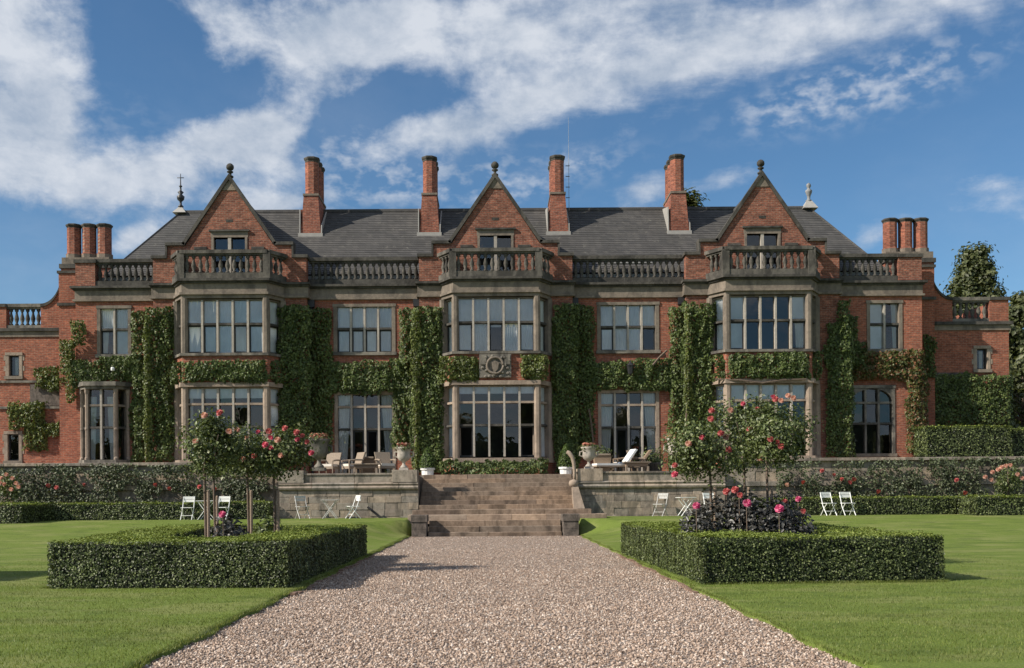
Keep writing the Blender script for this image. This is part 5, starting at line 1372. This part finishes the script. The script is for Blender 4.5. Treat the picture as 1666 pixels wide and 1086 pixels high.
# ------------------------------------------------------------------ terrace: urns, pots, chairs
URN_STONE = stone_mat('pale_urn_stone', (0.36, 0.32, 0.275), (0.50, 0.45, 0.395), (0.17, 0.15, 0.13), 0.5, 4.0)


def urn(px, D, z0, hh, label, m=URN_STONE, flowers=True):
    x = wx(px, D, 750); t = thing('stone_urn', (x, D, z0), label, 'urn', 'flower filled stone urns on the terrace wall', world=True)
    MB().box(x - 0.2 * hh, x + 0.2 * hh, D - 0.2 * hh, D + 0.2 * hh, z0, z0 + 0.10 * hh).build('plinth', m, t)
    MB().lathe([(0.17 * hh, 0.10 * hh), (0.15 * hh, 0.16 * hh), (0.07 * hh, 0.24 * hh), (0.06 * hh, 0.34 * hh), (0.12 * hh, 0.38 * hh), (0.24 * hh, 0.46 * hh), (0.30 * hh, 0.60 * hh), (0.28 * hh, 0.74 * hh), (0.31 * hh, 0.90 * hh), (0.37 * hh, 0.97 * hh), (0.36 * hh, 1.0 * hh), (0.30 * hh, 0.98 * hh)], (x, D, z0), 14).build('bowl', m, t, True)
    for s in (-1, 1): MB().tube([(x + s * 0.27 * hh, D, z0 + 0.55 * hh), (x + s * 0.42 * hh, D, z0 + 0.62 * hh), (x + s * 0.40 * hh, D, z0 + 0.78 * hh), (x + s * 0.29 * hh, D, z0 + 0.80 * hh)], 0.035 * hh, 6).build('handle', m, t)
    if flowers:
        n = 520; q = np.clip(RNG.normal(size=(n, 3)), -1.5, 1.5); q[:, 2] = np.abs(q[:, 2]); P = np.array((x, D, z0 + hh)) + q * np.array([0.17, 0.16, 0.11]) * hh
        leaf_obj('flowers', P, q + np.array([0, -0.5, 0.4]), 0.09, GERANIUM, t, 0.8)
        q = RNG.normal(size=(160, 3)); P = np.array((x, D, z0 + hh * 0.98)) + q * np.array([0.24, 0.2, 0.07]) * hh
        leaf_obj('foliage', P, q + np.array([0, -0.5, 0.4]), 0.10, ROSE_LEAF, t, 0.7, 1.0)
    return t


urn(657, 40.2, 2.42, 0.88, 'stone urn with coral flowers on the pedestal left of the steps')
urn(958, 40.2, 2.42, 0.84, 'stone urn with coral flowers on the pedestal right of the steps')
urn(519, 40.3, 2.42, 1.22, 'grey stone urn with coral flowers beside the left rose trees', STONE_GREY)
urn(1101, 40.3, 2.42, 1.15, 'pale stone urn with coral flowers behind the right rose trees')


def topiary(px, D, label, h, r, conical=True):
    x = wx(px, D); t = thing('potted_topiary', (x, D, FLOOR), label, 'topiary', 'topiary in white pots by the middle bay', world=True)
    MB().lathe([(0.20, 0.0), (0.24, 0.03), (0.25, 0.22), (0.30, 0.24), (0.30, 0.32), (0.24, 0.32)], (x, D, FLOOR), 12).build('pot', WHITE, t)
    n = 1300; u = RNG.random(n) ** 0.7; a = RNG.uniform(0, 6.28, n); z = (1 - u) if conical else RNG.random(n)
    rad = r * np.sin(np.clip(u, 0, 1) * 1.65) ** 0.8 * (0.85 + 0.2 * RNG.random(n)); zz = FLOOR + 0.32 + h * (1 - u)
    P = np.stack([x + rad * np.cos(a), D + rad * np.sin(a), zz], 1); N = np.stack([np.cos(a), np.sin(a), 0.5 + 0 * a], 1) + RNG.normal(size=(n, 3)) * 0.4
    leaf_obj('foliage', P, N, 0.06, TOPIARY, t, 0.7)
    MB().lathe([(r * 0.8, 0.0), (r * 0.75, h * 0.3), (0.02, h * 0.9)], (x, D, FLOOR + 0.33), 8).build('twigs', HEDGE_CORE, t)
    return t


topiary(921, 42.7, 'clipped box cone in a white pot right of the middle bay', 0.95, 0.32)
topiary(696, 42.7, 'ivy clad bush in a white pot left of the middle bay', 0.85, 0.34)


def armchair(label, loc, rz, m=WICKER, cush=CUSHION):
    t = thing('garden_armchair', loc, label, 'armchair', 'armchairs on the terrace', rz)
    MB().box(-0.30, 0.30, -0.30, 0.28, 0.30, 0.40).build('seat', m, t)
    MB().box(-0.27, 0.27, -0.30, 0.22, 0.402, 0.50).build('cushion', cush, t)
    MB().add([(-0.30, 0.22, 0.40), (0.30, 0.22, 0.40), (0.33, 0.42, 0.98), (-0.33, 0.42, 0.98), (-0.30, 0.29, 0.40), (0.30, 0.29, 0.40), (0.33, 0.49, 0.98), (-0.33, 0.49, 0.98)],
             [(0, 1, 2, 3), (7, 6, 5, 4), (0, 3, 7, 4), (1, 5, 6, 2), (3, 2, 6, 7), (0, 4, 5, 1)]).build('backrest', m, t)
    for s in (-1, 1):
        MB().tube([(s * 0.33, 0.34, 0.66), (s * 0.35, 0.0, 0.66), (s * 0.34, -0.30, 0.62)], 0.035, 6).build('armrest', m, t)
        MB().tube([(s * 0.32, -0.29, 0.62), (s * 0.30, -0.27, 0.0)], 0.025, 6).build('leg', m, t); MB().tube([(s * 0.30, 0.27, 0.4), (s * 0.30, 0.33, 0.0)], 0.025, 6).build('leg', m, t)
    return t


tx = lambda px, D, z=FLOOR: (wx(px, D), D, z)
ac = armchair('wicker armchair with pale cushion left of the low terrace table', tx(573, 42.6), R(-55), WOOD)
dup(ac, tx(628, 42.4), R(25), 'wicker armchair right of the low terrace table, near the left urn')
armchair('brown wicker armchair behind the right terrace wall, seen side on', tx(1013, 42.8), R(-80), WICKER)
dup(ac, tx(1040, 43.0), R(75), 'wicker armchair facing the brown wicker one before the right french window')
dup(ac, tx(536, 42.7), R(-20), 'wicker armchair beside the grey urn before the left french window')


def low_table(label, loc, rz=0.0):
    t = thing('low_table', loc, label, 'table', 'low tables on the terrace', rz)
    for i in range(6): MB().box(-0.55, 0.55, -0.35 + i * 0.117, -0.24 + i * 0.117, 0.44, 0.48).build('slat', WOOD, t)
    MB().box(-0.45, 0.45, -0.28, 0.28, 0.30, 0.438).build('apron', WICKER, t)
    for sx in (-1, 1):
        for sy in (-1, 1): MB().box(sx * 0.44 - 0.04, sx * 0.44 + 0.04, sy * 0.27 - 0.04, sy * 0.27 + 0.04, 0, 0.298).build('leg', WOOD, t)
    return t


lt = low_table('low wooden table among the armchairs on the left terrace', tx(596, 41.7))
dup(lt, tx(1034, 41.8), R(8), 'low wooden table among the seats on the right terrace')


def planter(label, loc, plant=True, top=0.42):
    t = thing('wicker_planter', loc, label, 'planter', 'square wicker planters on the terrace')
    MB().prism([(-0.26, -0.26), (0.26, -0.26), (0.26, 0.26), (-0.26, 0.26)], 0.0, 0.06).build('base', WICKER, t)
    b, h, k = 0.27, 0.74, 0.34
    MB().add([(-b, -b, 0.06), (b, -b, 0.06), (b, b, 0.06), (-b, b, 0.06), (-k, -k, h), (k, -k, h), (k, k, h), (-k, k, h)], [(0, 1, 5, 4), (1, 2, 6, 5), (2, 3, 7, 6), (3, 0, 4, 7), (4, 5, 6, 7)]).build('body', WICKER, t)
    r = MB()
    for a, c in (((-k, -k), (k, -k)), ((k, -k), (k, k)), ((k, k), (-k, k)), ((-k, k), (-k, -k))): r.obox(a, c, 0.08, h + 0.002, h + 0.07, 0.04)
    r.build('rim', WOOD, t)
    if plant:
        q = RNG.normal(size=(140, 3)); q[:, 2] = np.abs(q[:, 2]); leaf_obj('foliage', q * np.array([0.17, 0.16, 0.16]) + np.array([0, 0, h]), q + np.array([0, -0.4, 0.5]), 0.16, ROSE_LEAF, t, 0.4)
    return t


planter('square wicker planter before the open left french window', tx(598, 43.4, FLOOR + 0.002), False)
planter('square wicker planter with a spiky plant beside the right urn', tx(980, 41.9, FLOOR + 0.002))


def lounger(label, loc, rz, towel=True):
    t = thing('sun_lounger', loc, label, 'sun lounger', 'loungers on the right terrace', rz)
    MB().box(-0.32, 0.32, -0.9, 0.35, 0.28, 0.34).build('frame', WOOD, t)
    MB().box(-0.29, 0.29, -0.88, 0.33, 0.342, 0.42).build('mattress', CUSHION if not towel else WHITE, t)
    MB().add([(-0.30, 0.30, 0.36), (0.30, 0.30, 0.36), (0.30, 0.78, 1.0), (-0.30, 0.78, 1.0), (-0.30, 0.38, 0.34), (0.30, 0.38, 0.34), (0.30, 0.86, 0.97), (-0.30, 0.86, 0.97)],
             [(0, 1, 2, 3), (7, 6, 5, 4), (0, 3, 7, 4), (1, 5, 6, 2), (3, 2, 6, 7), (0, 4, 5, 1)]).build('backrest', WHITE if towel else WICKER, t)
    if towel: MB().box(-0.305, 0.305, 0.05, 0.32, 0.422, 0.45).build('towel', BLUE, t)
    for sx in (-1, 1):
        for yy in (-0.75, 0.25): MB().box(sx * 0.27 - 0.03, sx * 0.27 + 0.03, yy - 0.03, yy + 0.03, 0, 0.278).build('leg', WOOD, t)
    return t


lounger('white sun lounger with a blue towel behind the right terrace wall', tx(1001, 41.9), R(-75))
lounger('brown wicker sun lounger with raised back before the right french window', tx(1026, 42.9), R(-90), False)
for px, lab, h in ((1058, 'leafy plant in a grey stone pot right of the right french window', 0.55), (1068, 'second leafy plant in a grey stone pot, nearer the right rose trees', 0.42)):
    D = 43.6; x = wx(px, D); t = thing('potted_plant', (x, D, FLOOR), lab, 'potted plant', 'plants in grey pots on the right terrace', world=True)
    MB().lathe([(0.14, 0), (0.22, 0.04), (0.26, 0.4), (0.29, 0.42), (0.29, 0.5), (0.24, 0.5)], (x, D, FLOOR), 12).build('pot', STONE_GREY, t, True)
    q = RNG.normal(size=(220, 3)); q[:, 2] = np.abs(q[:, 2]); leaf_obj('foliage', np.array((x, D, FLOOR + 0.5)) + q * np.array([0.2, 0.2, h * 0.5]), q + np.array([0, -0.4, 0.5]), 0.13, ROSE_LEAF, t, 0.5)
# lantern and small fittings on the house front
ln = thing('wall_lantern', (wx(1025, 45.0), 45.0, 6.4), 'black iron lantern hanging in the ivy above the right french window', 'lantern', world=True)
lx0, lz0 = wx(1025, 44.85, 600), wz(600, 44.85, 1025)
MB().lathe([(0.03, -0.28), (0.10, -0.22), (0.15, 0.10), (0.18, 0.13), (0.05, 0.26), (0.02, 0.32)], (lx0, 44.72, lz0), 6).build('lantern_case', IRON, ln); MB().tube([(lx0, 45.15, lz0 + 0.36), (lx0, 44.72, lz0 + 0.36), (lx0, 44.72, lz0 + 0.3)], 0.02, 5).build('bracket', IRON, ln)
for px, py, D, lab in ((184, 600, 44.85, 'small white box in the ivy under the left end window'), (1256, 584, 43.7, 'small white camera on the brick under the right bay window')):
    b = thing('wall_box', (wx(px, D, py), D, wz(py, D, px)), lab, 'fitting', 'small white fittings on the house')
    MB().lathe([(0.03, -0.09), (0.08, -0.07), (0.09, 0.02), (0.06, 0.07)], (0, -0.05, 0), 8).build('box_case', WHITE, b); MB().box(-0.05, 0.05, 0.0, 0.12, -0.04, 0.04).build('bracket', IRON, b)  # a plain box on the left, a camera on the right bay; no lamps

# ------------------------------------------------------------------ trees behind the house
def tree(name, base, h, r, label, kind, n=6000, leaf=0.34, k=40):
    x, y, z = base; t = thing(name, base, label, 'tree', 'trees beyond the house', world=True)
    tr = MB().tube([(x, y, z), (x + 0.1, y, z + h * 0.35), (x, y, z + h * 0.7), (x, y, z + h * 0.95)], [r * 0.10, r * 0.08, r * 0.045, 0.03], 8)
    ctr = []; 
    for i in range(k):
        u = (i + 0.5) / k
        if kind == 'cone': lv = 0.10 + 0.87 * u; rad = r * min(1.0, (1 - lv) * 1.9 + 0.06) * random.uniform(0.5, 1.0)
        else: lv = 0.3 + 0.65 * u; rad = r * math.sin(min(1, max(0, (1.03 - lv) / 0.75)) ** 0.6 * 1.57) * random.uniform(0.6, 1.0)
        a = i * 2.4 + random.uniform(-0.4, 0.4); c = (x + rad * math.cos(a) * 0.8, y + rad * math.sin(a) * 0.8, z + h * lv); ctr.append((*c, max(0.27 * rad, 0.03 * h)))
        if i % 2 == 0: tr.tube([(x, y, z + h * lv * 0.9), ((x + c[0]) / 2, (y + c[1]) / 2, z + h * lv * 0.96), c[:3]], [r * 0.03, r * 0.02, 0.02], 5)
    tr.build('trunk', BARK, t)
    ctr = np.array(ctr); i = RNG.integers(0, k, n); q = RNG.normal(size=(n, 3)); P = ctr[i, :3] + q * ctr[i, 3:4] * np.array([0.62, 0.62, 0.45])
    N = q + (P - np.array((x, y, z + h * 0.5))) / r * 0.6 + np.array([0, 0, 0.4]) + RNG.normal(size=(n, 3)) * 0.4
    leaf_obj('crown', P, N, leaf, TREE_LEAF, t, 0.7)
    return t


tree('conifer', (wx(1588, 72), 72, 0), wz(396, 72, 1588), 4.9, 'dense conical tree beyond the right wing', 'cone', 34000, 0.27, 150)
tree('broad_tree', (wx(1680, 62), 62, 0), wz(468, 62, 1680), 3.4, 'leafy tree at the right edge beside the conical one', 'round', 14000, 0.30, 60)
tree('broad_tree', (wx(1665, 55), 55, 0), wz(590, 55, 1665), 2.0, 'lower bushy tree at the right edge close behind the wing', 'round', 9000, 0.22, 50)
tree('conifer', (wx(1123, 85), 85, 0), wz(300, 85, 1123), 2.2, 'treetop showing over the roof beside the right hand chimney', 'cone', 14000, 0.34, 80)
tree('broad_tree', (wx(1556, 66), 66, 0), wz(452, 66, 1556), 1.6, 'small tree top between the sweeping parapet and the conical tree', 'round', 2500, 0.26, 24)
